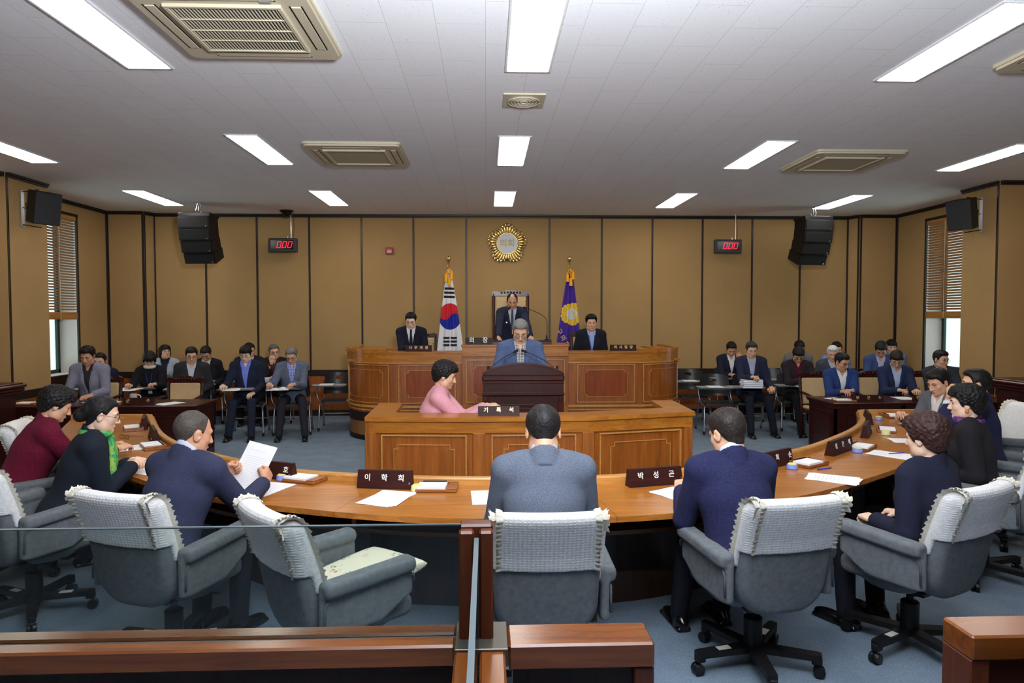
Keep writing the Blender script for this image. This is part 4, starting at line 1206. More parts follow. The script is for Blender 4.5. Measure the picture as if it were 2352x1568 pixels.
# ---- members' horseshoe desk
t = thing('members_desk', 'big horseshoe-shaped wooden desk where the members sit', 'desk', (0, 0, 0))
OUT = spline([(-4.10, 6.86), (-3.66, 5.95), (-2.98, 5.08), (-2.269, 4.407), (-1.569, 3.884), (-.669, 3.516), (.03, 3.395), (.80, 3.425), (1.585, 3.663), (2.417, 4.176), (3.10, 4.75), (3.87, 5.66), (4.36, 6.42), (4.58, 6.86)], 8)
INN = spline([(-3.361, 6.86), (-2.889, 6.00), (-2.504, 5.428), (-2.120, 5.015), (-1.640, 4.605), (-1.171, 4.303), (-.415, 4.115), (.30, 4.068), (.80, 4.10), (1.245, 4.240), (1.931, 4.605), (2.424, 4.96), (2.851, 5.371), (3.216, 5.770), (3.560, 6.25), (3.873, 6.86)], 8)
NS = 96
O_, I_ = resample(OUT, NS), resample(INN, NS)
def ribbon(mb, A, B, z0, z1):
    k = len(A); vs = []; fs = []
    for a, b_ in zip(A, B): vs += [(a[0], a[1], z0), (b_[0], b_[1], z0), (b_[0], b_[1], z1), (a[0], a[1], z1)]
    for i in range(k-1):
        for c in range(4): fs.append((i*4+c, i*4+4+c, i*4+4+(c+1) % 4, i*4+(c+1) % 4))
    fs += [(0, 1, 2, 3), (4*k-1, 4*k-2, 4*k-3, 4*k-4)]; mb.add(vs, fs); return mb
mixp = lambda t_: O_*(1-t_)+I_*t_
cuts = [0, 14, 27, 39, 51, 63, 75, 87, 95]
for a, b_ in zip(cuts[:-1], cuts[1:]):
    sl_ = slice(a, b_+1); A, B = O_[sl_].copy(), I_[sl_].copy()
    e = (A[1]-A[0])*.02; A[0] += e; B[0] += (B[1]-B[0])*.02
    ribbon(MB(), A, B, .70, .73).build('tabletop', OAK, t)
IN = [tuple(p) for p in I_]
lip = MB().sweep(IN, [(-.002, .70), (-.002, .765), (.004, .775), (.045, .775), (.05, .765), (.05, .70)])
for e in (0, -1):
    a, b_ = I_[e], O_[e]; lip.box((min(a[0], b_[0]), 6.86, .70), (max(a[0], b_[0]), 6.91, .775), .004)
lip.build('inner_lip', OAKL, t)
MB().sweep(IN, sec(.052, .062, .715, .755)).sweep(IN, sec(.012, .055, .60, .70)).build('lip_moulding', OAK, t)
MB().sweep(IN, sec(.006, .036, .0, .70)).build('modesty_board', MAHOZ, t)
MB().sweep(IN, sec(-.02, .006, .0, .69)).build('dark_inside_board', DARKW, t)
ribbon(MB(), mixp(.40), mixp(.94), .545, .568).build('under_shelf', wood('shelf_wood', (92, 56, 24), (122, 78, 36), 'x', .45), t)
for k in (8, 14, 21, 27, 33, 39, 45, 46, 51, 57, 63, 69, 75, 81, 87):
    a, b_ = mixp(.38)[k], mixp(.94)[k]; d = b_-a; ang = math.degrees(math.atan2(d[1], d[0])); Ld = float(np.linalg.norm(d))
    MB().box((0, -.013, .52), (Ld, .013, .70), .002, RZ(ang, (a[0], a[1], 0))).build('shelf_divider', wood('shelf_wood_z', (104, 64, 28), (134, 86, 42), 'z', .45), t)
for k in cuts[1:-1]:
    a, b_ = mixp(.62)[k], mixp(.96)[k]; d = b_-a; ang = math.degrees(math.atan2(d[1], d[0])); Ld = float(np.linalg.norm(d))
    MB().box((0, -.02, 0), (Ld, .02, .525), .002, RZ(ang, (a[0], a[1], 0))).build('leg_panel', DARKW, t)
for e in (0, -1):
    a, b_ = O_[e], I_[e]; MB().box((min(a[0], b_[0])+.05, 6.845, 0), (max(a[0], b_[0])-.02, 6.875, .70)).build('end_board', MAHOZ, t)
nrm = lambda k: None

# ---- dark tables of the executive
def dark_table(label, x0, x1, y0, y1, n):
    t = thing('executive_table', label, 'table', ((x0+x1)/2, (y0+y1)/2, 0), 0, 'dark mahogany side tables')
    hx, hy = (x1-x0)/2, (y1-y0)/2
    MB().box((-hx, -hy, .675), (hx, hy, .70), .006).build('tabletop', MAHO, t)
    MB().box((-hx+.012, -hy+.012, .655), (hx-.012, hy-.012, .675), .004).box((-hx+.03, -hy+.025, .625), (hx-.03, hy-.025, .655), .004).build('edge_moulding', MAHO, t)
    MB().box((-hx+.04, -hy+.04, 0), (hx-.04, -hy+.07, .625)).build('front_board', MAHOZ, t)
    for s in (-1, 1): MB().box((s*(hx-.055)-.015, -hy+.04, 0), (s*(hx-.055)+.015, hy-.02, .625)).build('side_board', MAHOZ, t)
    for i in range(n):
        a = -hx+.08+(2*hx-.16)*i/n; b_ = -hx+.08+(2*hx-.16)*(i+1)/n
        mpanel(t, lambda s, z, o: (s, -hy+.04-o, z), a+.05, b_-.05, .10, .57, .0001, .06, 8, MAHO, MAHOZ)
    for s in (-1, 1): mpanel(t, lambda y, z, o, s=s: (s*(hx-.04)+s*o, y, z), -hy+.09, hy-.07, .10, .57, .0001, .05, 8, MAHO, MAHOZ)
    MB().box((-hx+.02, -hy+.02, 0), (hx-.02, -hy+.09, .07), .004).build('plinth', MAHO, t)
dark_table('dark mahogany table by the daylit window with an empty beige chair behind it', -5.55, -3.40, 8.10, 8.74, 3)
dark_table('dark mahogany table where the man in bright blue folds his arms', 4.15, 5.02, 7.98, 8.70, 1)
dark_table('dark mahogany table carrying the six-letter nameplate and blue folder', 5.03, 6.55, 7.98, 8.70, 2)

# ---- lecterns
t = thing('lectern', 'dark carved speaking lectern with a curved top in front of the standing speaker', 'lectern', (.352, 6.50, 0))
w = .39
top = [(x, 1.185+.095*(1-(x/w)**2)**.9) for x in np.linspace(-w, w, 25)]
MB().prism([(-w, 1.10)]+[(w, 1.10)]+top[::-1], 0, .03, Matrix.Translation((0, .02, 0)) @ RX).build('arched_board', MAHO, t)
MB().sweep([(x, 0) for x, z in top], sec(-.01, .05, 0, .012)) 
mb = MB(); vs = []; fs = []
for x, z in top: vs += [(x, -.02, z), (x, .05, z), (x, .05, z+.018), (x, -.02, z+.018)]
for i in range(len(top)-1):
    for c in range(4): fs.append((i*4+c, i*4+4+c, i*4+4+(c+1) % 4, i*4+(c+1) % 4))
mb.add(vs, fs).build('arched_cap', MAHO, t)
MB().box((-w-.005, -.025, 1.125), (w+.005, .06, 1.185), .012).box((-w+.0, -.018, 1.10), (w, .06, 1.125), .004).box((-w-.005, -.03, .985), (w+.005, .06, 1.015), .008).build('cornice', MAHO, t)
MB().box((-w+.01, -.008, 1.01), (w-.01, .05, 1.11)).build('frieze', MAHOZ, t)
MB().box((-w+.005, 0, .06), (w-.005, .03, .99)).box((-w+.005, 0, .06), (-w+.035, .48, 1.15)).box((w-.035, 0, .06), (w-.005, .48, 1.15)).build('case', MAHOZ, t)
for s in (-1, 1):
    MB().box((s*(w-.03)-.028, -.012, .06), (s*(w-.03)+.028, .01, .985), .004).box((s*(w-.03)-.020, -.020, .93), (s*(w-.03)+.020, -.008, .975), .004).build('pilaster', MAHO, t)
mm, mp = MB(), MB(); moulded(mm, mp, lambda s, z, o: (s, -o, z), -.27, .27, .12, .90, .02, .05); mm.build('panel_frames', MAHO, t); mp.build('panel', MAHOZ, t)
MB().box((-w-.01, -.03, 0), (w+.01, .50, .06), .008).build('base', MAHO, t)
MB().box((-w+.02, .04, 1.10), (w-.02, .50, 1.13), .004, Matrix.Translation((0, .27, 1.11)) @ Matrix.Rotation(rad(-8), 4, 'X') @ Matrix.Translation((0, -.27, -1.11))).build('slope_top', MAHO, t)
def mic(label, pts, base=True, rbase=.03):
    t = thing('gooseneck_microphone', label, 'microphone', pts[0])
    o = Vector(pts[0]); q = [Vector(p)-o for p in pts]
    if base: MB().lathe([(.0001, 0), (rbase, 0), (rbase, .012), (.012, .02), (.010, .07), (.0001, .07)], (0, 0, 0), 16).build('base', BLK, t, True, 40)
    sp = [tuple(p) for p in spline(q, 6)]
    MB().tube(sp, .0045, 6).build('neck', BLKM, t, True)
    d = (q[-1]-q[-2]).normalized(); MB().tube([q[-1]-d*.01, q[-1]+d*.012, q[-1]+d*.045, q[-1]+d*.055], [.008, .014, .014, .006], 10).build('windscreen', plain('mic_foam', (18, 18, 19), .9), t, True)
    return t
mic('gooseneck microphone bending from the speaking lectern on the pink-bloused clerk side', [(.02, 6.72, 1.185), (.06, 6.73, 1.25), (.17, 6.78, 1.33), (.28, 6.84, 1.385)])
mic('gooseneck microphone bending from the speaking lectern on the purple flag side', [(.70, 6.72, 1.185), (.65, 6.73, 1.25), (.53, 6.78, 1.33), (.40, 6.84, 1.385)])
def side_lectern(label, x, y, rz):
    t = thing('side_lectern', label, 'lectern', (x, y, 0), rz)
    MB().box((-.30, -.24, .0), (.30, .24, .05), .006).build('base', MAHO, t)
    MB().box((-.25, -.20, .05), (.25, .20, .88), .004).build('case', MAHOZ, t)
    MB().box((-.30, -.25, .88), (.30, .25, .905), .006).box((-.315, -.265, .905), (.315, .265, .945), .012).box((-.33, -.28, .945), (.33, .28, .985), .012).build('cornice', MAHO, t)
    MB().box((-.30, -.20, .985), (.30, .25, 1.00), .004).build('top', MAHO, t)
    mpanel(t, lambda s, z, o: (s, -.20-o, z), -.20, .20, .12, .82, .0001, .05, 8, MAHO, MAHOZ)
    for s in (-1, 1): mpanel(t, lambda y_, z, o, s=s: (s*(.25+o), y_, z), -.15, .15, .12, .82, .0001, .05, 8, MAHO, MAHOZ)
side_lectern('dark side lectern partly cut off beside the maroon-jacketed woman', -5.50, 7.62, -90)
side_lectern('dark side lectern with a thin microphone behind the members', 6.33, 7.7, 90)
mic('thin microphone standing on the dark side lectern', [(6.42, 7.60, 1.00), (6.36, 7.60, 1.12), (6.36, 7.60, 1.28), (6.40, 7.60, 1.36)], True, .025)
# stand and microphones of the chair
t = thing('microphone_stand_box', 'low dark wooden stand in front of the chairman', 'stand', (.50, 9.72, 1.345))
MB().box((-.42, -.12, 0), (.42, .12, .045), .006).build('box', MAHO, t); MB().box((-.43, -.125, .045), (.43, .125, .055), .003).build('top', MAHO, t)
mic('curved gooseneck microphone standing beside the chairman on the purple flag side', [(.86, 9.70, 1.40), (.865, 9.70, 1.62), (.84, 9.74, 1.72), (.72, 9.80, 1.80), (.58, 9.86, 1.855)])
mic('gooseneck microphone reaching up to the chairman mouth', [(.14, 9.70, 1.40), (.14, 9.70, 1.56), (.16, 9.76, 1.66), (.24, 9.86, 1.76), (.32, 9.93, 1.845)])

# ---- glazed rail in front of the spectators
GLS = glassy('rail_glass', (240, 245, 243), .03)
t = thing('glazed_railing', 'wooden railing holding a glass pane along the spectator side', 'railing', (0, 0, 0))
Y0, Y1 = 1.775, 1.905; zt = .88
MB().box((-2.2, Y0, zt-.06), (-.085, Y0+.055, zt), .006).box((-2.2, Y0+.072, zt-.06), (-.085, Y1, zt), .006).build('top_rail', RAILW, t)
MB().box((-2.2, Y0+.05, zt-.06), (-.085, Y0+.075, zt-.008)).build('glass_groove', plain('groove_grey', (92, 92, 92), .5), t)
MB().box((-2.2, Y0+.02, 0), (-.085, Y1-.02, zt-.06)).build('panel_wall', RAILD, t)
MB().box((-2.2, Y0+.056, zt-.03), (-.070, Y0+.066, 1.185)).build('glass_pane', GLS, t)
MB().box((-2.2, Y0+.0555, 1.1835), (-.070, Y0+.0665, 1.1865)).build('glass_edge', plain('glass_edge', (70, 84, 90), .3), t)
MB().box((-.075, 1.80, zt-.05), (-.034, 1.88, 1.175), .006).box((-.021, 1.80, zt-.05), (.017, 1.88, 1.175), .006).box((-.075, 1.83, zt-.05), (.017, 1.88, 1.185), .006).build('post', POSTW, t)
MB().box((-.085, 1.745, zt-.045), (.055, Y1, zt+.004), .002).build('metal_shoe', plain('shoe_grey_metal', (88, 84, 76), .4, .7), t)
MB().box((-.033, .3, zt-.02), (-.022, 1.80, 1.155)).build('glass_pane', GLS, t)
MB().box((-.0335, .3, 1.154), (-.0215, 1.80, 1.159)).box((-.0335, 1.797, zt), (-.0215, 1.803, 1.155)).build('glass_edge', plain('glass_edge', (70, 84, 90), .3), t)
MB().box((-.085, .3, zt-.07), (-.036, 1.752, zt-.004), .006).box((-.019, .3, zt-.07), (.047, 1.752, zt-.004), .006).build('cross_rail', RAILY, t)
MB().box((-.06, .3, 0), (.03, 1.75, zt-.07)).build('cross_panel', RAILD, t)
t = thing('low_partition', 'short wooden partition ending just beyond the glass post', 'partition', (0, 0, 0), 0, 'low wooden partitions')
def low_part(t, x0, x1):
    MB().box((x0, Y0-.005, zt-.07), (x1, Y1-.01, zt), .006).build('top_rail', RAILW, t)
    MB().box((x0+.012, Y0+.018, 0), (x1-.05, Y1-.025, zt-.07)).build('panel', RAILD, t)
    a = x1 if x0 < 1 else x0; s = -1 if x0 < 1 else 1
    MB().box((min(a, a+s*.055), Y0, 0), (max(a, a+s*.055), Y1-.012, zt-.068), .004).build('end_post', POSTW, t)
    mm, mp = MB(), MB(); moulded(mm, mp, lambda q, z, o: (q, Y0+.018-o, z), x0+.10, x1-.10, .10, .72, .0001, .06); mm.build('panel_frame', RAILD, t); mp.build('inner_panel', RAILD, t)
low_part(t, .057, .447)
t = thing('low_partition', 'wooden partition block at the bottom corner beyond the aisle', 'partition', (0, 0, 0), 0, 'low wooden partitions')
low_part(t, 1.315, 2.4)
t = thing('spectator_chair', 'brown wooden spectator chair whose back edge barely shows', 'chair', (1.70, 1.42, 0))
MB().prism(rrect(.24, .12, .05), -.012, .012, Matrix.Translation((0, .18, .76)) @ RX).build('backrest', RAILW, t)
MB().box((-.22, -.24, .41), (.22, .18, .44), .01).build('seat', RAILW, t)
for sx_ in (-1, 1):
    for sy_ in (-1, 1): MB().box((sx_*.2-.017, sy_*.19-.017-.02, 0), (sx_*.2+.017, sy_*.19+.017-.02, .41 if sy_ < 0 else .70), .003).build('leg', RAILD, t)
# ------------------------------------------------------------------ members' upholstered swivel chairs
VELV = fabric('grey_velvet', (92, 96, 99), (106, 110, 113), 40., .10, .85, .3, .7, .08)
PIPE = fabric('grey_velvet_piping', (80, 84, 88), (96, 100, 104), 90., .2, .85)
def lace_mat():
    m, N, L, b = _base('white_lace')
    v = _coords(N, L)
    wv = []
    for d, sc in (('X', 17.), ('Z', 27.)):
        w = N.new('ShaderNodeTexWave'); w.bands_direction = d; w.inputs['Scale'].default_value = sc; w.inputs['Distortion'].default_value = .6; w.inputs['Detail'].default_value = 1
        L.new(v, w.inputs['Vector']); wv.append(w)
    mu = N.new('ShaderNodeMath'); mu.operation = 'MULTIPLY'; L.new(wv[0].outputs['Fac'], mu.inputs[0]); L.new(wv[1].outputs['Fac'], mu.inputs[1])
    n = _noise(N, L, v, 60., 2.); ad = N.new('ShaderNodeMath'); ad.operation = 'MULTIPLY_ADD'; ad.inputs[1].default_value = .7
    L.new(mu.outputs[0], ad.inputs[0]); L.new(n.outputs['Fac'], ad.inputs[2])
    r = _ramp(N, [(.35, srgb(224, 226, 228)), (.8, srgb(248, 248, 246))]); L.new(ad.outputs[0], r.inputs['Fac'])
    L.new(r.outputs['Color'], b.inputs['Base Color']); b.inputs['Roughness'].default_value = .55; b.inputs['Sheen Weight'].default_value = .2
    _bump(N, L, b, ad.outputs[0], .42, .005); return m
LACE = lace_mat()
FRILL = fabric('cream_frill', (214, 208, 190), (236, 232, 216), 120., .4, .9)
def yc(x, z): return -.215-.26*(z-.45)-.10*np.maximum(0, z-.75)+.55*x*x
def back_field(off, h, zlo=None, zfront=None):
    f = Field((-.32, -.48, .33), (.32, .05, 1.0), h)
    X, Y, Z = f.X, f.Y, f.Z
    hw = .222+.014*np.clip((Z-.40)/.5, 0, 1); zc, hz_ = .645, .285
    r = np.where(Z < zc, .15, .055)
    a = np.abs(X)-hw+r; b_ = np.abs(Z-zc)-hz_+r
    d2 = np.sqrt(np.maximum(a, 0)**2+np.maximum(b_, 0)**2)+np.minimum(np.maximum(a, b_), 0)-r
    th = .042+.012*np.clip((.75-Z)/.3, 0, 1)
    d1 = np.abs(Y-yc(X, Z))*.92-th; q = .035
    d = np.sqrt(np.maximum(d2+q, 0)**2+np.maximum(d1+q, 0)**2)-q+np.minimum(np.maximum(d2+q, d1+q), 0)
    f.d = (d-off).astype('f4')
    if zlo is not None:
        lim = np.where(Y < yc(X, Z), zlo, zfront)
        f.d = np.maximum(f.d, lim-Z).astype('f4')
    return f
def member_chair():
    t = thing('swivel_armchair', 'x', 'chair', (0, 0, 0), 0, 'grey upholstered members swivel chairs')
    f = back_field(0, .010)
    link('backrest', npmesh('backrest', *f.mesh(1), VELV), t)
    f = Field((-.3, -.3, .3), (.3, .35, .52), .010); f.rbox((0, .065, .42), (.222, .205, .055), .045)
    f.ell((0, .05, .36), (.20, .18, .05), .03)
    link('seat', npmesh('seat', *f.mesh(1), VELV), t)
    for s in (-1, 1):
        f = Field((s*.272-.09, -.30, .34), (s*.272+.09, .30, .70), .008)
        f.rbox((s*.258, .0, .515), (.022, .225, .10), .02, .01)
        f.rbox((s*.267, .005, .632), (.044, .222, .034), .024, .012, R=[[1, 0, 0], [0, cos(.05), -sin(.05)], [0, sin(.05), cos(.05)]])
        f.d = np.maximum(f.d, -(f.Z-.40-.12*np.clip((f.Y-.02)/.22, 0, 1)-.03*np.clip((-f.Y-.1)/.12, 0, 1))).astype('f4')
        a_ = link('armrest', npmesh('armrest', *f.mesh(1), VELV), t)
        MB().tube([(s*.284, -.215, .46), (s*.284, -.21, .56), (s*.286, -.19, .590), (s*.286, .0, .598), (s*.286, .18, .606), (s*.285, .22, .588), (s*.283, .222, .56)], .006, 6).build('piping', PIPE, a_, True)
    MB().lathe([(.0001, .10), (.045, .10), (.045, .25), (.038, .255), (.0001, .255)], (0, 0, 0), 16).lathe([(.0001, .25), (.018, .25), (.018, .36), (.0001, .36)], (0, 0, 0), 12).build('gas_lift', BLK, t, True, 40)
    MB().box((-.12, -.14, .335), (.12, .14, .365), .008).tube([(.10, .02, .345), (.24, .05, .345)], .007).lathe([(.0001, -.03), (.022, -.03), (.022, .03), (.0001, .03)], (0, -.02, .32), 12, None).build('tilt_mechanism', BLKM, t)
    stick = plain('asset_sticker', (226, 226, 216), .5)
    for k in range(5):
        M = Matrix.Rotation(2*PI*k/5+.35, 4, 'Z')
        l = MB().prism([(-.035, 0), (.035, 0), (.024, .30), (.018, .315), (-.018, .315), (-.024, .30)], .085, .115, M).box((-.020, .27, .062), (.020, .318, .10), .006, M).build('leg', BLK, t)
        MB().lathe([(.0001, -.024), (.026, -.024), (.028, -.018), (.028, -.006), (.02, 0), (.028, .006), (.028, .018), (.026, .024), (.0001, .024)], (0, 0, 0), 14, M @ Matrix.Translation((0, .305, .029)) @ Matrix.Rotation(PI/2, 4, 'Y')).build('caster', BLKM, l, True, 40)
        if k in (1, 4): MB().box((-.018, .13, .1145), (.018, .20, .1165), 0, M).build('asset_sticker', stick, l)
    return t
def chair_cover():
    t = thing('chair_cover', 'x', 'chair cover', (0, 0, 0), 0, 'white lace chair back covers')
    f = back_field(.010, .008, .685, .60); V, F = f.mesh(1)
    link('cloth', npmesh('cloth', V, F, LACE), t)
    def strip(xe, front, wid):
        pts = []
        zs = np.linspace(.685, .90, 30)
        e = -1
        th = .054
        col = [(float(yc(xe, z))-th, z) for z in np.linspace(.685, .905, 26)]
        arcp = [(float(yc(xe, .93))+th*cos(a), .905+.036*sin(a)) for a in np.linspace(PI, 0, 10)][1:-1]
        dn = [(float(yc(xe, z))+th, z) for z in np.linspace(.905, .60, 30)]
        P = col+arcp+dn
        P = resample(P, 150); nrm_ = np.gradient(P, axis=0); nrm_ /= np.linalg.norm(nrm_, axis=1)[:, None]; nn = np.stack([-nrm_[:, 1], nrm_[:, 0]], 1)
        return P, nn
    for s in (-1, 1):
        for which in (0, 1):
            mb = MB(); vs = []; fs = []
            xe = s*(.204 if which == 0 else .224)
            P, nn = strip(xe, 0, 0)
            if which == 0: P, nn = P[:92], nn[:92]
            else: P, nn = P[40:], nn[40:]; P = P+nn*(-.012)
            k = len(P)
            for i in range(k):
                wv = .0035*sin(i*.95)+.002*sin(i*2.1)
                b_ = P[i]+nn[i]*.003; c = P[i]+nn[i]*(.007+.003*sin(i*1.35))
                if which == 0: vs += [(xe-s*.014, b_[0], b_[1]), (xe, c[0], c[1]), (xe+s*(.013+wv*.5), c[0]+nn[i][0]*.006*sin(i*2.1), c[1]+nn[i][1]*.006*sin(i*2.1))]
                else:
                    q = P[i]; vs += [(xe-s*.012, q[0], q[1]), (xe+s*.010, q[0]+nn[i][0]*.010, q[1]+nn[i][1]*.010), (xe+s*(.021+wv), q[0]+nn[i][0]*(.018+wv), q[1]+nn[i][1]*(.018+wv))]
            for i in range(k-1):
                for c in range(2): fs.append((i*3+c, i*3+3+c, i*3+4+c, i*3+1+c))
            mb.add(vs, fs).build('frill', FRILL, t, True)
    return t
CH = [('swivel chair behind the woman in the green scarf', (-2.66, 4.06), -26, 'white lace cover cut by the frame edge beside the navy-coated woman'),
      ('swivel chair of the man holding up a printed sheet', (-1.60, 3.50), -20, 'white lace cover behind the man holding up a printed sheet'),
      ('empty swivel chair with a flowered cushion on the seat', (-.68, 3.12), -50, 'white lace cover on the chair with the flowered cushion'),
      ('swivel chair of the man in grey tweed seen from straight behind', (.255, 3.12), 0, 'white lace cover right behind the man in grey tweed'),
      ('swivel chair of the navy-jacketed man writing alone, base fully in view', (1.325, 3.30), 11, 'white lace cover behind the navy-jacketed man by the wide aisle'),
      ('swivel chair of the brown-haired woman in navy', (2.22, 3.45), 27, 'white lace cover behind the brown-haired woman'),
      ('swivel chair of the woman with the purple scarf', (3.30, 4.38), 46, 'white lace cover at the frame edge behind the woman with the purple scarf'),
      ('swivel chair of the man turning aside with a hand at his face', (3.98, 5.12), 58, 'white lace cover sliver at the frame edge, second behind the brown-haired woman'),
      ('swivel chair standing beside the clasped-hands man in grey', (4.62, 6.08), 84, 'white lace cover between the navy-suited man and the far side lectern'),
      ('swivel chair of the woman in the maroon jacket', (-3.20, 4.74), -56, 'white lace cover cut by the frame edge behind the maroon jacket'),
      ('empty swivel chair beside the cut-off dark side lectern', (-3.30, 5.46), -75, 'white lace cover standing free between the side lectern and the maroon jacket')]
mc, cc = member_chair(), chair_cover()
for i, (lb, (x, y), r, cl) in enumerate(CH):
    if i == 0:
        for o, l in ((mc, 'grey upholstered '+lb), (cc, cl)): o.location = (x, y, 0); o.rotation_euler = (0, 0, rad(r)); o['label'] = l
    else: dup(mc, 'grey upholstered '+lb, (x, y, 0), r); dup(cc, cl, (x, y, 0), r)
# flowered cushion
f = Field((-.26, -.26, -.05), (.26, .26, .09), .008)
X, Y, Z = f.X, f.Y, f.Z; rr = np.maximum(np.abs(X), np.abs(Y)); e = np.clip(1-(np.abs(X)/.215)**4, .02, 1)*np.clip(1-(np.abs(Y)/.215)**4, .02, 1)
f.d = np.maximum(np.abs(Z-.012)-.034*np.sqrt(e)-.005, rr-.200-.010*(np.abs(X)*np.abs(Y)/.046)**3).astype('f4')
def cushion_mat():
    m, N, L, b = _base('flowered_cushion')
    v = _coords(N, L); vo = N.new('ShaderNodeTexVoronoi'); vo.inputs['Scale'].default_value = 9.; L.new(v, vo.inputs['Vector'])
    n = _noise(N, L, v, 70., 2.)
    lt = N.new('ShaderNodeMath'); lt.operation = 'LESS_THAN'; lt.inputs[1].default_value = .30; L.new(vo.outputs['Distance'], lt.inputs[0])
    gt = N.new('ShaderNodeMath'); gt.operation = 'GREATER_THAN'; gt.inputs[1].default_value = .55; L.new(n.outputs['Fac'], gt.inputs[0])
    mu = N.new('ShaderNodeMath'); mu.operation = 'MULTIPLY'; L.new(lt.outputs[0], mu.inputs[0]); L.new(gt.outputs[0], mu.inputs[1])
    r = _ramp(N, [(.45, srgb(120, 150, 110)), (.6, srgb(196, 120, 110))]); L.new(vo.outputs['Color'], r.inputs['Fac'])
    mx = N.new('ShaderNodeMix'); mx.data_type = 'RGBA'; L.new(mu.outputs[0], mx.inputs['Factor']); mx.inputs[6].default_value = srgb(226, 222, 196); L.new(r.outputs['Color'], mx.inputs[7])
    L.new(mx.outputs[2], b.inputs['Base Color']); b.inputs['Roughness'].default_value = .9; return m
CUSH = cushion_mat()
o = link('seat_cushion', npmesh('seat_cushion', *f.mesh(1), CUSH)); o.location = (-.575, 3.22, .525); o.rotation_euler = (rad(6), rad(-3), rad(-44)); tag(o, 'cream cushion with small green and red flowers on an empty chair', 'cushion', 'flowered seat cushions')
o2 = o.copy(); COL.objects.link(o2); o2.location = (-2.60, 4.06, .50); o2.rotation_euler = (0, 0, rad(-30)); o2['label'] = 'cream flowered cushion edge showing on the chair beside the navy-coated woman'

# ------------------------------------------------------------------ tablet-arm chairs
def tablet_chair():
    t = thing('tablet_arm_chair', 'x', 'chair', (0, 0, 0), 0, 'black tablet-arm chairs')
    sh = plain('chair_black_plastic', (36, 38, 40), .4)
    # shell back with an oval hand hole: a grid in (x,z) bent round
    mb = MB(); nx, nz = 16, 12
    def bp(u, v, o): x = (u-.5)*.46*(1-.10*v*v); z = .52+.33*v-.03*abs(2*u-1)**4*v; return (x, -.20-.07*v+.10*(2*u-1)**2*1.0+o-.02, z)
    idx = {}
    vs = []; fs = []
    for o in (0, .012):
        for j in range(nz+1):
            for i in range(nx+1): idx[o, i, j] = len(vs); vs.append(bp(i/nx, j/nz, o))
    hole = lambda i, j: 6 <= i < 10 and 8 <= j < 10
    for j in range(nz):
        for i in range(nx):
            if hole(i, j):
                for (a, b_), (c, d) in (((i, j), (i+1, j)), ((i+1, j), (i+1, j+1)), ((i+1, j+1), (i, j+1)), ((i, j+1), (i, j))):
                    nb = {(0, -1): (i, j-1), (1, 0): (i+1, j), (0, 1): (i, j+1), (-1, 0): (i-1, j)}
                continue
            for o in (0, .012): fs.append(tuple(idx[o, a, b_] for a, b_ in ((i, j), (i+1, j), (i+1, j+1), (i, j+1))))
    for i in range(nx):
        fs.append((idx[0, i, 0], idx[0, i+1, 0], idx[.012, i+1, 0], idx[.012, i, 0])); fs.append((idx[0, i, nz], idx[0, i+1, nz], idx[.012, i+1, nz], idx[.012, i, nz]))
    for j in range(nz):
        for i in (0, nx): fs.append((idx[0, i, j], idx[0, i, j+1], idx[.012, i, j+1], idx[.012, i, j]))
    mb.add(vs, fs).build('backrest', sh, t, True, 40)
    f = MB(); P = rrect(.23, .21, .06); f.prism(P, .425, .45); f.build('seat', sh, t)
    fr = MB()
    for s in (-1, 1):
        fr.tube(spline([(s*.25, -.27, .0), (s*.245, -.20, .22), (s*.24, -.15, .40), (s*.235, .05, .425), (s*.24, .20, .41), (s*.25, .25, .30), (s*.26, .29, .0)], 5), .0125, 8)
        fr.tube([(s*.235, -.14, .42), (s*.225, -.19, .52), (s*.21, -.20, .66)], .010, 8)
    fr.tube([(-.235, -.12, .415), (.235, -.12, .415)], .009).tube([(-.235, .12, .415), (.235, .12, .415)], .009).tube([(-.247, -.20, .20), (.247, -.20, .20)], .008)
    fr.build('frame', STEEL, t, True, 50)
    for s in (-1, 1):
        for y in (-.27, .29): MB().lathe([(.0001, 0), (.017, 0), (.017, .05), (.0001, .05)], (s*(.25 if y < 0 else .26), y, 0), 10).build('rubber_foot', BLK, t)
    MB().tube(spline([(.24, .12, .41), (.29, .14, .50), (.30, .10, .64), (.24, .12, .675)], 5), .011, 8).tube([(.30, .10, .64), (.30, -.12, .66), (.24, -.18, .62)], .010).build('tablet_arm', STEEL, t, True)
    MB().prism([(x+.10, y+.23) for x, y in rrect(.26, .15, .05)], .68, .698).build('writing_tablet', plain('tablet_grey', (74, 76, 78), .35), t)
    MB().prism([(x+.10, y+.23) for x, y in rrect(.25, .14, .05)], .698, .700).build('tablet_surface', plain('tablet_light', (176, 178, 178), .25), t)
    return t
TC = tablet_chair()
TC.location = (3.47, 10.12, 0); TC.rotation_euler = (0, 0, rad(176)); TC['label'] = 'empty tablet-arm chair nearest the carpet beside the bench'
dup(TC, 'empty tablet-arm chair against the wall behind the other empty one', (3.36, 11.05, 0), 176)
dup(TC, 'empty tablet-arm chair between the lanyard man and the maroon-shirted man', (4.80, 11.25, 0), 178)
dup(TC, 'lone empty tablet-arm chair beside the rounded bench end and the man in plaid', (-2.32, 10.72, 0), 186)

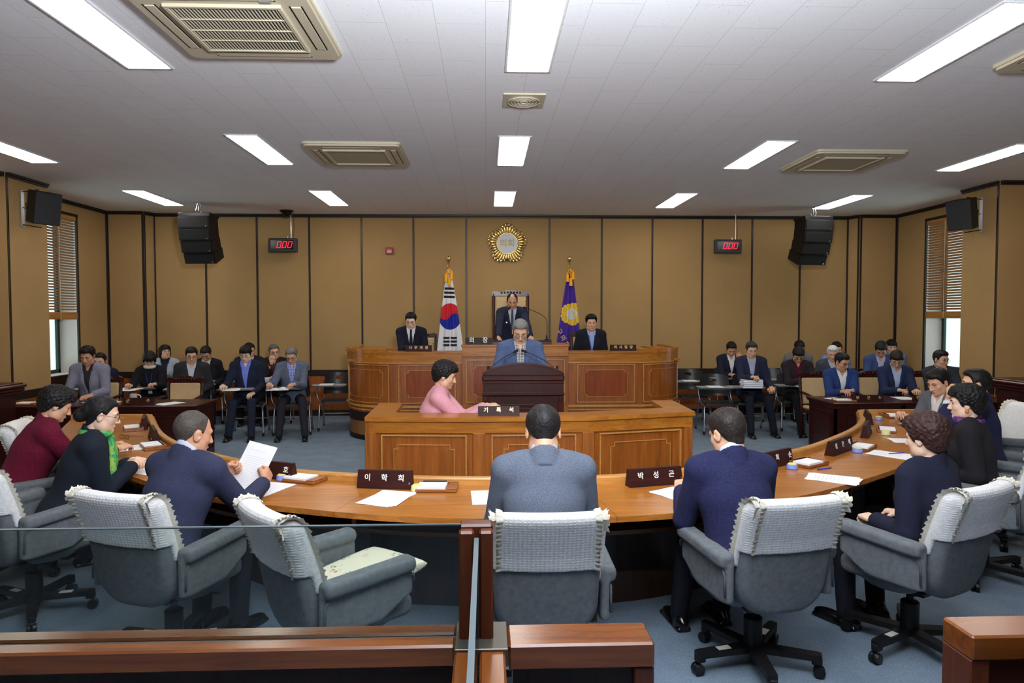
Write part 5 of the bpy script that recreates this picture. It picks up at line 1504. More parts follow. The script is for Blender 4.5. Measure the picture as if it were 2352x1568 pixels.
# ------------------------------------------------------------------ beige-backed chairs at the dark tables and on the dais
BEIGE = fabric('beige_upholstery', (186, 156, 112), (208, 180, 138), 150., .3, .9)
def carved_chair(label, x, y, z, rz, w, htop, group, hseat=.45, dots=False, arms=True):
    t = thing('carved_armchair', label, 'chair', (x, y, z), rz, group)
    hw = w/2
    for s in (-1, 1):
        MB().tube([(s*(hw-.025), -.22, 0), (s*(hw-.025), -.20, hseat), (s*(hw-.02), -.27, htop-.05)], .022, 8).build('back_post', MAHOZ, t, True)
        MB().box((s*(hw-.03)-.022, .18, 0), (s*(hw-.03)+.022, .224, hseat-.06), .004).build('leg', MAHOZ, t)
        if arms: MB().tube(spline([(s*(hw-.01), -.22, hseat+.22), (s*(hw+.01), .0, hseat+.21), (s*(hw+.01), .18, hseat+.19)], 5), .018, 8).tube([(s*(hw), .16, hseat-.05), (s*(hw+.01), .16, hseat+.19)], .015).build('armrest', MAHO, t, True)
    topz = [(u*hw, htop-.035+.03*(1-abs(u))**.6+.012*sin(abs(u)*9)) for u in np.linspace(-1, 1, 25)]
    MB().prism([(-hw, htop-.09), (hw, htop-.09)]+topz[::-1], -.02, .025, Matrix.Translation((0, -.27, 0)) @ RX).build('carved_top_rail', MAHO, t)
    mb = MB()
    for u in np.linspace(-.5, .5, 7): mb.lathe([(.0001, 0), (.018, 0), (.012, .008), (.0001, .010)], (0, 0, 0), 10, Matrix.Translation((u*hw, -.245, htop-.048+.018*(1-abs(u)))) @ Matrix.Rotation(-PI/2, 4, 'X'))
    mb.build('carving', MAHO, t, True)
    f = MB().box((-hw+.045, -.02, -(htop-.13-hseat)/2), (hw-.045, .03, (htop-.13-hseat)/2), .015, Matrix.Translation((0, -.245, (htop-.05+hseat)/2)) @ Matrix.Rotation(rad(5), 4, 'X'))
    f.build('backrest', BEIGE, t)
    if dots:
        mb = MB()
        for s in (-1, 1):
            for k in range(14):
                zz = hseat+.08+(htop-.26-hseat)*k/13; mb.lathe([(.0001, 0), (.008, 0), (.005, .005), (.0001, .006)], (0, 0, 0), 8, Matrix.Translation((s*(hw-.06), -.213-.09*(zz-(htop+hseat)/2), zz)) @ Matrix.Rotation(-PI/2, 4, 'X'))
        mb.build('nail_heads', TRIM, t)
    MB().box((-hw+.02, -.20, hseat-.07), (hw-.02, .23, hseat-.02), .006).build('seat_frame', MAHO, t)
    MB().box((-hw+.03, -.19, hseat-.02), (hw-.03, .22, hseat+.03), .018).build('seat', BEIGE, t)
    return t
carved_chair('empty beige-backed chair with a carved dark rail behind the table', -4.09, 9.16, 0, 180, .49, .93, 'beige chairs at the dark tables')
carved_chair('beige-backed chair of the man in the grey-lilac blazer', -5.26, 9.26, 0, 180, .56, .93, 'beige chairs at the dark tables')
carved_chair('wide beige-backed chair behind the man in bright blue', 4.80, 9.30, 0, 180, .70, .95, 'beige chairs at the dark tables')
carved_chair('wide beige-backed chair of the bowed man in navy', 5.53, 9.30, 0, 180, .70, .95, 'beige chairs at the dark tables')
carved_chair('wide beige-backed chair of the bespectacled man by the bright window', 6.26, 9.30, 0, 180, .70, .95, 'beige chairs at the dark tables')
carved_chair('tall beige chair with a carved frame behind the chairman', .40, 10.88, .70, 180, .60, 1.46, 'carved chairs on the bench platform', .45, True)
carved_chair('low beige carved chair of the officer with a dark tie', -1.07, 10.62, .42, 180, .58, 1.07, 'carved chairs on the bench platform', .45, True)
carved_chair('low beige carved chair of the officer with a lanyard', 1.63, 10.62, .42, 180, .58, 1.08, 'carved chairs on the bench platform', .45, True)

# ------------------------------------------------------------------ desk things
PLATE = wood('plate_dark', (42, 17, 14), (60, 26, 20), 'x', .5, 3., .15, .0)
def nameplate(label, text, x, y, z, rz, w=.33, h=.105, size=.043, lm=None, mat=None, spacing=1.6, slot=True, off=0., group='dark nameplates on the members desk', both=False):
    t = thing('nameplate', label, 'nameplate', (x, y, z), rz, group)
    hw = w/2; P = [(-.035, 0), (.035, 0), (.012, h), (-.012, h)]
    M = Matrix(((0, 0, 1, 0), (1, 0, 0, 0), (0, 1, 0, 0), (0, 0, 0, 1)))
    MB().prism(P, -hw, hw, M).build('block', mat or PLATE, t)
    a = math.atan2(.023, h)
    F = Matrix.Translation((off, -.0235-.0012, h*.60)) @ Matrix.Rotation(PI/2-a, 4, 'X')
    if text: lettering('lettering', text, size, lm or LETW, t, F, .0008, size*.018, spacing)
    if slot: MB().lathe([(.0001, 0), (.007, 0), (.006, .004), (.0001, .005)], (0, 0, 0), 10, Matrix.Translation((hw-.012, -.030, h*.35)) @ Matrix.Rotation(PI/2-a, 4, 'X')).build('metal_stud', CHROME, t)
    return t
nameplate('dark nameplate with three white letters before the empty seat with papers', '이  학  희', -.60, 4.045, .73, -9)
nameplate('dark nameplate with three white letters between the tweed man and the navy-jacketed man', '박  성  곤', 1.01, 4.05, .73, 14, .35)
nameplate('dark nameplate partly hidden by the held-up printed sheet', '인    호', -1.36, 4.33, .73, -24, .36, off=.06)
nameplate('dark nameplate emerging behind the shoulder of the navy-jacketed man', '희    순', 1.95, 4.52, .73, 35, .36, off=.07)
nameplate('dark nameplate with a small green light before the brown-haired woman', '장   은   혜', 2.63, 4.96, .73, 42, .40)
nameplate('dark nameplate seen edge-on beside the cream sponge cup', None, 3.23, 5.66, .73, 56, .34)
nameplate('dark nameplate seen edge-on at the far desk end near the clasped hands', None, 3.63, 6.34, .73, 66, .32)
nameplate('dark nameplate seen edge-on beside the folded spectacles', None, -2.73, 5.68, .73, -60, .34)
nameplate('dark nameplate at the far desk end before the maroon-jacketed woman', None, -3.13, 6.33, .73, -66, .32)
nameplate('dark nameplate with gold letters on the clerk desk', '기  록  석', .10, 5.60, .93, 0, .34, .075, .044, LETG, group='gold-lettered nameplates', slot=False)
nameplate('black nameplate with two white letters on the raised bench centre', '의  장', -.11, 9.62, 1.345, 0, .37, .095, .085, LETW, BLK, group='gold-lettered nameplates', slot=False, spacing=1.5)
nameplate('dark nameplate with four gold letters before the officer with a tie', '사 무 과 장', -.95, 9.62, 1.25, 0, .37, .085, .05, LETG, group='gold-lettered nameplates', slot=False, spacing=1.3)
nameplate('dark nameplate with four gold letters before the officer with a lanyard', '의 사 담 당', 1.94, 9.62, 1.25, 0, .37, .085, .05, LETG, group='gold-lettered nameplates', slot=False, spacing=1.3)
nameplate('dark nameplate with two gold letters on the table of the empty beige chair', '군      수', -4.10, 8.19, .70, 0, .36, .085, .05, LETG, group='gold-lettered nameplates', slot=False)
nameplate('dark nameplate with three gold letters before the man in bright blue', '부   군   수', 4.62, 8.08, .70, 0, .36, .085, .046, LETG, group='gold-lettered nameplates', slot=False)
nameplate('dark nameplate with six gold letters beside the blue folder', '관광산업국장', 5.36, 8.10, .70, 0, .32, .08, .05, LETG, group='gold-lettered nameplates', slot=False, spacing=1.)

TRAYW = wood('tray_wood', (120, 66, 28), (150, 90, 42), 'x', .35, 3.)
def memo_tray(label, x, y, z, rz):
    t = thing('memo_tray', label, 'memo tray', (x, y, z), rz, 'wooden memo trays')
    MB().box((-.12, -.075, 0), (.12, .075, .018), .003).box((-.12, .060, .018), (.12, .075, .032), .002).box((.065, -.075, .018), (.12, .06, .026), .002).build('tray', TRAYW, t)
    MB().box((-.112, -.070, .018), (.055, .052, .032), .001).build('memo_pad', PAPER, t)
    MB().tube([(-.09, .056, .036), (.05, .056, .036)], .004, 6).build('pen', BLK, t)
def sponge(label, x, y, z, col):
    t = thing('sponge_cup', label, 'sponge cup', (x, y, z), 0, 'finger-moistening sponge cups')
    MB().lathe([(.0001, 0), (.034, 0), (.037, .004), (.034, .030), (.030, .032), (.0001, .030)], (0, 0, 0), 20).build('cup', plain('cup_%d_%d_%d' % col, col, .4), t, True, 40)
    MB().lathe([(.0001, .030), (.028, .030), (.026, .037), (.0001, .038)], (0, 0, 0), 18).build('sponge', plain('sponge_yellow', (226, 214, 120), .9), t, True, 40)
def papers(label, x, y, z, rz, n=2, w=.21, h=.297, cat='papers', group='printed sheets on the members desk', lines=8):
    t = thing('paper_sheets', label, cat, (x, y, z), rz, group)
    for i in range(n):
        a = (i-(n-1)/2)*9*(1 if n < 3 else .5); M = RZ(a, (.006*i, .004*i, .0012*i))
        s = MB().box((-w/2, -h/2, 0), (w/2, h/2, .0011), 0, M).build('sheet', PAPER, t)
        if i == n-1 and lines:
            mb = MB()
            for k in range(lines):
                L_ = w*(.36-.10*(k % 3 == 2)); yy = h*(.34-.075*k)
                mb.box((-w*.36, yy, .00115), (L_, yy+.0022, .00135), 0, M)
            mb.build('print', INK, s)
def pen(label, x, y, z, rz, col=(40, 40, 190), tilt=0):
    o = MB().tube([(-.07, 0, 0), (.055, 0, 0), (.07, 0, 0)], [.0045, .0045, .001], 8).build('pen', plain('pen_%d_%d_%d' % col, col, .3), None, True, 40)
    o.location = (x, y, z+.0046); o.rotation_euler = (0, rad(tilt), rad(rz)); tag(o, label, 'pen')
D = .731
papers('printed sheets lying before the empty seat with the flowered cushion', -.56, 3.80, D, -20, 3)
memo_tray('memo tray with white pad beside the cream sponge cup and three-letter nameplate', -.29, 3.985, D, -3); sponge('cream sponge cup between the three-letter nameplate and its memo tray', -.405, 3.96, D, (232, 226, 160))
papers('printed sheet half hidden by the elbow of the man in tweed', .02, 3.80, D, 3, 1)
papers('printed sheet under the forearm of the navy-jacketed man', 1.10, 3.80, D, 30, 2); sponge('cream sponge cup by the end of the nameplate of the aisle-side seat', 1.235, 4.06, D, (232, 226, 160))
memo_tray('memo tray mostly hidden behind the navy-jacketed man', 1.45, 4.18, D, 20)
papers('two fanned printed sheets beside the blue pen', 2.16, 4.14, D, 55, 2); pen('blue pen lying beside the fanned sheets', 2.24, 4.41, D, 25)
memo_tray('memo tray beside the blue sponge cup and fanned sheets', 2.20, 4.545, D, 33); sponge('blue sponge cup nearest the navy-jacketed man', 2.03, 4.43, D, (130, 150, 220))
papers('printed sheets in front of the brown-haired woman', 2.96, 4.84, D, 40, 2); memo_tray('memo tray with an upturned lid past the green-lit nameplate', 2.88, 5.10, D, 45); sponge('blue sponge cup before the green-lit nameplate', 2.76, 4.95, D, (130, 150, 220))
pen('blue pen by the hand of the brown-haired woman', 3.02, 4.88, D, 10)
papers('printed booklet pages before the woman with the purple scarf', 3.44, 5.37, D, 75, 2); memo_tray('memo tray past the cream sponge cup on the far desk arm', 3.52, 5.86, D, 62); sponge('cream sponge cup on the far desk arm', 3.40, 5.66, D, (226, 222, 170))
papers('printed sheets under the clasped hands', 4.02, 6.16, D, 78, 2); sponge('blue sponge cup at the far desk end', 3.82, 6.48, D, (130, 150, 220)); memo_tray('memo tray at the far desk end beyond the clasped hands', 4.05, 6.66, D, 80)
memo_tray('memo tray beside the blue sponge cup past the held-up sheet', -1.12, 4.235, D, -25); sponge('blue sponge cup before the half-hidden nameplate', -1.27, 4.26, D, (130, 150, 220))
papers('sheet lying under the hands of the man with the held-up sheet', -1.30, 4.04, D, -20, 1)
papers('sheets in front of the woman in the green scarf', -2.20, 4.60, D, -25, 2); papers('creased sheets beside the folded spectacles', -2.77, 5.32, D, -50, 2)
memo_tray('memo tray past the creased sheets', -2.58, 5.35, D, -55); memo_tray('memo tray at the far desk end before the maroon jacket', -3.17, 6.22, D, -60)
# spectacles on the desk
t = thing('spectacles', 'folded dark-rimmed spectacles lying on the desk', 'spectacles', (-3.01, 5.76, D+.016), -30)
mb = MB()
for s in (-1, 1):
    o_ = [(s*.034+.026*x, 0, .016*z) for x, z in rrect(1, 1, .5, 4)]; mb.tube(o_+o_[:2], .0018, 5)
    mb.tube([(s*.060, 0, .006), (s*.062, .06, .002), (s*.058, .13, -.012)], .0018, 5)
mb.tube([(-.008, 0, .004), (.008, 0, .004)], .0018, 5); mb.build('frame', plain('spectacle_frame_desk', (70, 36, 28), .3), t, True)
mb = MB()
for s in (-1, 1): o_ = [(s*.034+.025*x, .0005, .015*z) for x, z in rrect(1, 1, .5, 4)]; mb.add(o_, [tuple(range(len(o_)))])
mb.build('lens', glassy('spectacle_lens'), t)
# dark tables
TZ = .701
g2 = 'things on the dark tables'
papers('sheet lying before the man in the grey-lilac blazer', -5.12, 8.42, TZ, 10, 2, group=g2); papers('sheet beside the two-letter gold nameplate', -3.80, 8.30, TZ, -30, 1, group=g2)
t = thing('document_folder', 'dark blue document folder beside the grey-lilac blazer', 'folder', (-4.72, 8.50, TZ), 6)
MB().box((-.17, -.12, 0), (.17, .12, .004), .001).box((-.17, -.12, .016), (.17, .12, .020), .001).box((-.17, .115, 0), (.17, .12, .02)).build('cover', plain('folder_blue', (30, 48, 92), .4), t); MB().box((-.16, -.115, .004), (.165, .112, .016)).build('pages', PAPER, t)
memo_tray('memo tray beside the two-letter gold nameplate', -4.42, 8.24, TZ, 0); memo_tray('memo tray at the table end by the cut-off side lectern', -5.42, 8.26, TZ, 0)
t = thing('mug', 'white mug with black stripes on the dark table', 'mug', (-4.33, 8.52, TZ), 40)
MB().lathe([(.0001, 0), (.036, 0), (.040, .01), (.041, .095), (.037, .095), (.036, .012), (.0001, .012)], (0, 0, 0), 20).build('cup', plaid('mug_stripes', (232, 232, 230), (20, 20, 22), 150.), t, True, 40)
MB().tube([(.040*cos(a)+.040+.0, 0, .05+.03*sin(a)) for a in np.linspace(PI/2, -PI/2, 9)], .006, 6).build('handle', WHITE, t, True)
papers('sheet under the folded arms of the man in bright blue', 4.40, 8.34, TZ, 15, 2, group=g2); memo_tray('memo tray with yellow-edged pad before the man in bright blue', 4.35, 8.12, TZ, 0)
papers('sheet under the hand of the bowed man in navy', 5.28, 8.40, TZ, -5, 2, group=g2)
t = thing('document_folder', 'open blue folder over white pages beside the six-letter nameplate', 'folder', (5.72, 8.45, TZ), -8)
MB().box((-.19, -.13, 0), (.19, .13, .004), .001).box((-.12, -.11, .022), (.17, .12, .026), .001).build('cover', plain('folder_blue', (30, 48, 92), .4), t); MB().box((-.185, -.12, .004), (.18, .125, .022)).build('pages', PAPER, t)
papers('white sheet on the bench before the officer with a tie', -1.06, 9.83, 1.132, 8, 2, group='papers on the presiding bench')
papers('white sheet on the lectern top before the speaker', .35, 6.74, 1.148, 0, 2, group='papers on the presiding bench')
# ------------------------------------------------------------------ everyone in the room
def sit(r, label, rzoff=0):
    o = r['root']; dup(TC, label, (o.location.x, o.location.y-.0, 0), math.degrees(o.rotation_euler.z)+rzoff)
def held(r, i, label, col):
    q = r['W'] @ r['hands'][i] @ Vector((-.030, .085, -.022)); f_ = r['W'].to_3x3() @ Vector((.25, .55, -.8))
    o = MB().tube([-f_*.065, f_*.055, f_*.07], [.0045, .0045, .001], 8).build('pen', plain('pen_%d_%d_%d' % col, col, .3), None, True, 40); o.location = q; tag(o, label, 'pen')
GT = fabric('tweed_grey_blue', (74, 81, 96), (102, 109, 122), 240., .25, .95, .3, .7)
N8 = .008
# members round the horseshoe desk
p = person('man in grey-blue tweed jacket seen from behind, head bowed, at the desk centre', (.272, 3.30, 1.300), -1, GT, (186, 190, 198), 'short', (24, 22, 22), 'm', 1, lean=13, pitch=30, glasses=None, hands=((.10, 3.52, .80), (.44, 3.52, .80)), h=N8, width=1.07, trousers=(30, 32, 40))
p = person('man in navy jacket seen from behind by the aisle, face turned a little aside', (1.215, 3.46, 1.262), 6, fabric('navy_check', (28, 30, 58), (40, 42, 76), 140., .2), (206, 212, 222), 'part', (34, 28, 26), 'm', 1, lean=15, pitch=20, yaw=18, hands=((1.07, 3.68, .80), (1.36, 3.72, .80)), h=N8, width=1.03, feet=((1.08, 3.74), (1.34, 3.80)))
p = person('man with cropped thinning hair in navy suit holding up a printed sheet', (-1.53, 3.66, 1.25), -22, (40, 43, 64), (196, 198, 214), 'crew', (62, 56, 50), 'm', 2, lean=20, pitch=14, yaw=-22, hands=((-1.53, 3.98, .825, 'hold'), (-1.27, 3.93, .80, 'hold')), pose=('grip', 'grip'), h=N8, width=1.05)
o = MB().box((-.105, -.148, 0), (.105, .148, .001)).build('sheet', PAPER); q = thing('held_sheet', 'printed sheet held up by the man with cropped hair', 'papers', (-1.375, 4.03, .862)); q.rotation_euler = (rad(58), rad(8), rad(-24)); o.parent = q
mb = MB()
for k in range(15): mb.box((-.075, .10-.013*k-(.025 if k else 0), .0011), (.075-.03*(k % 4 == 0), .1012-.013*k-(.025 if k else 0), .0013))
mb.build('print', INK, o)
p = person('woman in maroon jacket with short curly black hair looking down', (-2.97, 4.90, 1.235), -52, fabric('maroon_wool', (84, 14, 36), (108, 22, 48), 120., .25, .95), None, 'perm', (20, 18, 18), 'f', 1, lean=22, pitch=26, hands=((-2.62, 5.20, .80), (-2.56, 5.05, .80)), vneck=None, h=N8, width=1.18)
p2 = person('woman in navy coat with hair in a low bun, brown glasses and green scarf', (-2.385, 4.36, 1.245), -62, (20, 26, 36), None, 'bun', (22, 20, 22), 'f', 3, lean=18, pitch=14, glasses='brown', hands=((-2.32, 4.52, .80, 'in'), (-2.26, 4.44, .80, 'in')), vneck=None, h=N8, width=1.08)
def scarf(r, name, mat, rad_=.026, drop=.30, label=None):
    mb = MB(); N, nd, rt, fw, sd = r['N'], r['nd'], r['rt'], r['fw'], r['sd']
    ring = [N+nd*(.006+.012*sin(a))+(rt*cos(a)*.072+fw*(sin(a)*.070+.004)) for a in np.linspace(-PI*.5+.0, PI*1.5, 25)]
    mb.tube(ring, rad_, 8)
    if drop:
        a = N+fw*.085; pts = [a+rt*.01, Vector(r['chest'](.03, r['L']*.85, .03)), Vector(r['chest'](.05, r['L']*.6, .03)), Vector(r['chest'](.06, r['L']*.6-drop*.6, .03))]
        mb.tube([tuple(p_) for p_ in spline(pts, 5)], [.026]*5+[.03]*5+[.034]*5+[.03], 8)
        pts = [a-rt*.02, Vector(r['chest'](-.03, r['L']*.82, .03)), Vector(r['chest'](-.02, r['L']*.55, .03))]; mb.tube([tuple(p_) for p_ in spline(pts, 5)], .026, 8)
    mb.build('scarf', mat, r['root'], True)
def green_scarf():
    m, N, L, b = _base('green_scarf'); v = _coords(N, L); n = _noise(N, L, v, 12., 3., .6, 1.5)
    r = _ramp(N, [(.3, srgb(20, 92, 52)), (.5, srgb(44, 150, 84)), (.62, srgb(150, 178, 60)), (.75, srgb(30, 110, 76))]); L.new(n.outputs['Fac'], r.inputs['Fac']); L.new(r.outputs['Color'], b.inputs['Base Color']); b.inputs['Roughness'].default_value = .7; return m
scarf(p2, 'scarf', green_scarf(), .024, .34)
p = person('brown-haired woman in navy jacket seen from behind, hair curled and full', (2.285, 3.47, 1.226), 26, (22, 24, 40), None, 'perm', (46, 28, 24), 'f', 3, lean=3, pitch=8, hands=('lap', 'lap'), vneck=None, h=N8, width=1.06, pose=('curl', 'pen'))
p7 = person('black-haired woman in black with purple scarf and amber earring', (3.28, 4.54, 1.262), 54, (24, 22, 26), None, 'perm', (16, 15, 16), 'f', 3, lean=6, pitch=4, hands=('lap', 'lap'), vneck=None, h=N8, width=1.12)
scarf(p7, 'scarf', fabric('purple_scarf', (70, 34, 96), (120, 70, 140), 40., .3, .7), .024, 0)
mb = MB(); mb.lathe([(.0001, -.013), (.010, -.010), (.013, 0), (.010, .010), (.0001, .013)], (0, 0, 0), 12)
for s in (-1, 1): e = mb.build('earring', plain('amber', (220, 120, 20), .2), p7['root'], True); e.matrix_local = p7['HM'] @ Matrix.Translation((s*.086, -.004, -.045)); 
p = person('man in navy suit turning his face aside with a hand at his mouth', (3.95, 5.35, 1.312), 52, (28, 32, 60), (210, 212, 220), 'short', (20, 18, 18), 'm', 1, lean=6, pitch=0, yaw=12, hands=((3.80, 5.46, 1.06, 'up'), (3.90, 5.70, .80)), h=N8, width=1.03)
p = person('man in grey suit with white cuffs and clasped hands, profile to the room', (4.17, 6.18, 1.238), 102, (84, 87, 92), (214, 210, 206), 'part', (20, 18, 18), 'm', 1, lean=16, pitch=22, hands=((3.95, 6.20, .80, 'in'), (3.93, 6.32, .81, 'in')), h=N8, sleeve=.80, pin=True)
# speaker, clerk, bench
PL1 = plaid('speaker_plaid', (206, 204, 204), (52, 46, 52), 62.)
p = person('grey-haired standing speaker in a blue-grey blazer reading at the lectern', (.352, 7.02, 1.692), 180, fabric('speaker_blazer', (70, 86, 120), (92, 106, 140), 120., .25, .95), PL1, 'short', (104, 102, 98), 'm', 1, lean=10, pitch=30, glasses='silver', hands=((.60, 6.80, 1.19), (.10, 6.80, 1.19)), stand=True, hz=.90, vneck=.30, h=.009, brow=(60, 56, 54), width=1.04)
p = person('woman in pink blouse with short black hair typing at the clerk desk', (-.335, 5.98, 1.338), -90, fabric('pink_blouse', (206, 142, 156), (222, 164, 174), 160., .15, .8), None, 'perm', (20, 17, 18), 'f', 1, lean=14, pitch=16, hands=((.0, 6.00, .955), (.02, 5.90, .955)), vneck=None, collar=False, h=.008, width=1.1)
p = person('officer in dark navy suit, white shirt and dark tie writing at the bench', (-1.135, 10.30, 1.788), 182, (22, 24, 38), (216, 216, 220), 'part', (18, 16, 16), 'm', 3, lean=16, pitch=20, yaw=-4, glasses='silver', hands=((-.92, 9.92, 1.20), (-1.06, 9.90, 1.28)), pose=('flat', 'pen'), hz=.97, tie=(26, 28, 40), lift=.42, vneck=.36); held(p, 1, 'red pen held by the officer with a dark tie', (200, 40, 44))
p = person('balding chairman in navy suit leaning on the raised bench centre', (.39, 10.22, 2.078), 180, (30, 35, 52), (196, 196, 202), 'reced', (22, 20, 20), 'm', 2, lean=20, pitch=24, hands=((.64, 9.86, 1.44, 'down'), (.17, 9.86, 1.44, 'down')), pose=('flat', 'flat'), hz=1.30, tie=(62, 70, 92), lift=.70, vneck=.34, pin=True, width=1.02)
p = person('officer with spiky hair, pale blue shirt and lanyard sitting upright at the bench', (1.590, 10.30, 1.757), 180, (24, 26, 36), (140, 168, 222), 'spiky', (18, 16, 16), 'm', 1, lean=6, pitch=6, hands=('lap', 'lap'), hz=.97, lift=.42, lanyard=(30, 40, 90), vneck=.30)
# attendants by the daylit window
F1 = .012
p = person('man in grey-lilac blazer and black shirt reading at the dark table', (-5.15, 8.98, 1.345), 184, fabric('lilac_blazer', (116, 116, 134), (140, 140, 156), 120., .25, .95), (40, 42, 48), 'spiky', (20, 18, 17), 'm', 2, lean=16, pitch=20, hands=((-4.96, 8.63, .755), (-5.34, 8.63, .755)), pose=('flat', 'flat'), h=F1, vneck=.30, width=1.06)
r = person('man in dark navy suit mostly hidden behind the grey-lilac blazer', (-5.66, 10.20, 1.205), 190, (26, 28, 46), (200, 204, 212), 'short', (22, 20, 20), 'm', 1, pitch=8, h=F1); sit(r, 'tablet-arm chair hidden behind the man in the grey-lilac blazer')
r = person('woman in black with a ruffled white collar and blue lanyard, head bowed', (-4.95, 10.20, 1.197), 190, (20, 18, 22), None, 'bob', (24, 18, 18), 'f', 1, lean=16, pitch=42, yaw=12, hands=((-4.74, 9.88, .77), (-5.10, 9.86, .77)), vneck=None, h=F1, lanyard=(40, 70, 160), width=1.06)
scarf(r, 'ruffled_collar', fabric('white_ruffle', (206, 204, 198), (232, 230, 226), 60., .6, .9), .026, 0); sit(r, 'tablet-arm chair under the woman with the ruffled collar')
r = person('woman in pale grey blazer and glasses gazing upwards', (-5.235, 11.30, 1.271), 196, fabric('pale_grey_blazer', (142, 152, 166), (168, 176, 188), 130., .2, .95), (24, 26, 46), 'bob', (22, 18, 18), 'f', 1, lean=2, pitch=-12, yaw=28, glasses='silver', hands=('lap', 'lap'), h=F1, lanyard=(36, 50, 110), vneck=.25); sit(r, 'tablet-arm chair under the woman gazing upwards')
r = person('man in charcoal suit and dark glasses above the empty beige chair', (-4.335, 10.20, 1.284), 196, (40, 40, 43), (186, 190, 204), 'part', (20, 18, 18), 'm', 1, lean=6, pitch=14, yaw=8, glasses='dark', hands=('lap', 'lap'), h=F1, vneck=.30, width=1.06); sit(r, 'tablet-arm chair under the man in the charcoal suit')
r = person('man in black suit with head bowed behind the charcoal suit', (-4.56, 11.22, 1.234), 190, (24, 24, 30), (206, 208, 214), 'short', (24, 22, 22), 'm', 2, lean=12, pitch=38, yaw=-6, glasses='silver', hands=('lap', 'lap'), h=F1); sit(r, 'tablet-arm chair under the bowed man in black')
r = person('man in navy suit and periwinkle shirt with a hand in his lap', (-3.525, 10.10, 1.306), 188, (27, 31, 50), (112, 126, 216), 'bangs', (20, 18, 18), 'm', 3, lean=8, pitch=20, yaw=-6, glasses='silver', hands=((-3.36, 9.74, .64), (-3.74, 9.72, .76)), h=.010, vneck=.22, vw=1.15, feet=((-3.30, 9.66), (-3.62, 9.68)), trousers=(26, 29, 46)); sit(r, 'tablet-arm chair under the man in the periwinkle shirt')
r = person('man in navy suit half hidden behind the periwinkle shirt', (-3.86, 11.28, 1.303), 196, (27, 29, 46), (212, 214, 220), 'short', (20, 18, 18), 'm', 1, pitch=12, yaw=24, hands=('lap', 'lap'), h=F1); sit(r, 'tablet-arm chair behind the man in the periwinkle shirt')
r = person('grey-haired man with chin on hand and a pen, in black by the wall', (-3.47, 11.26, 1.281), 190, (30, 27, 30), (70, 40, 44), 'short', (88, 86, 84), 'm', 1, lean=12, pitch=8, yaw=18, roll=6, glasses='brown', hands=((-3.34, 10.95, .78), (-3.43, 11.03, 1.0, 'up')), pose=('curl', 'pen'), h=F1); sit(r, 'tablet-arm chair under the man with chin on hand')
r = person('grey-haired man in grey-blue blazer and plaid shirt turning notebook pages', (-2.865, 10.10, 1.272), 190, fabric('grey_blue_blazer', (82, 90, 108), (106, 114, 132), 120., .25, .95), plaid('blue_plaid', (84, 104, 190), (176, 190, 230), 44.), 'short', (98, 96, 94), 'm', 1, lean=14, pitch=30, yaw=-10, glasses='dark', hands=((-2.76, 9.73, .77), (-3.10, 9.72, .78)), pose=('curl', 'pen'), h=.010, vneck=.26, feet=((-2.56, 9.68), (-2.92, 9.66)), trousers=(30, 30, 38)); sit(r, 'tablet-arm chair under the man turning notebook pages'); held(r, 1, 'blue pen held by the man turning notebook pages', (50, 50, 180))
# attendants across the room
r = person('man in dark navy with a hand over his mouth, head bowed', (4.125, 11.30, 1.283), 176, (26, 28, 42), (206, 208, 214), 'short', (22, 20, 20), 'm', 2, lean=10, pitch=34, hands=((4.15, 11.05, 1.01, 'up'), (4.0, 10.98, .78)), h=F1); sit(r, 'tablet-arm chair under the man covering his mouth')
r = person('man in navy suit with a teal badge writing on a stack of binders', (3.95, 10.00, 1.349), 172, (32, 36, 56), (156, 166, 188), 'short', (46, 44, 44), 'm', 1, lean=8, pitch=18, yaw=4, hands=((4.18, 9.66, .70), (3.84, 9.64, .86)), pose=('curl', 'pen'), h=.010, feet=((4.16, 9.68), (3.80, 9.62)), trousers=(22, 24, 34), vneck=.28); sit(r, 'tablet-arm chair under the man writing on binders'); held(r, 1, 'dark pen held over the stack of binders', (30, 30, 36))
mb = MB(); mb.box((-.018, -.002, -.07), (.018, .002, .03), .001); b_ = mb.build('badge', plain('badge_teal', (150, 190, 176), .4), r['root']); b_.location = r['chest'](.12, r['L']*.42, .035)
r = person('man in plain grey suit hidden behind the maroon shirt', (5.285, 11.30, 1.302), 170, (98, 98, 102), (190, 190, 196), 'short', (22, 20, 20), 'm', 2, lean=12, pitch=34, hands=('lap', 'lap'), h=F1, vneck=.4); sit(r, 'tablet-arm chair behind the man in the maroon shirt')
r = person('man in dark jacket and maroon shirt writing, long fringe over glasses', (4.71, 10.10, 1.251), 172, (36, 31, 35), (78, 14, 40), 'bangs', (24, 20, 20), 'm', 2, lean=14, pitch=36, yaw=-6, glasses='dark', hands=((4.90, 9.74, .77), (4.62, 9.70, .79)), pose=('flat', 'pen'), h=F1, vneck=.24, feet=((4.82, 9.74), (4.58, 9.72)), trousers=(16, 16, 20)); sit(r, 'tablet-arm chair under the man in the maroon shirt'); held(r, 1, 'blue pen held by the man in the maroon shirt', (40, 40, 190))
r = person('white-haired man in slate suit behind the bright blue suit', (5.39, 10.42, 1.269), 168, (58, 62, 72), (176, 186, 206), 'short', (206, 206, 204), 'm', 1, lean=8, pitch=18, yaw=-12, hands=('lap', 'lap'), h=F1, brow=(120, 118, 116)); sit(r, 'tablet-arm chair under the white-haired man')
r = person('man whose black hair only shows behind the white-haired man', (5.92, 11.30, 1.293), 170, (110, 132, 180), (150, 170, 210), 'short', (20, 18, 18), 'm', 1, pitch=20, hands=('lap', 'lap'), h=F1); sit(r, 'tablet-arm chair behind the white-haired man')
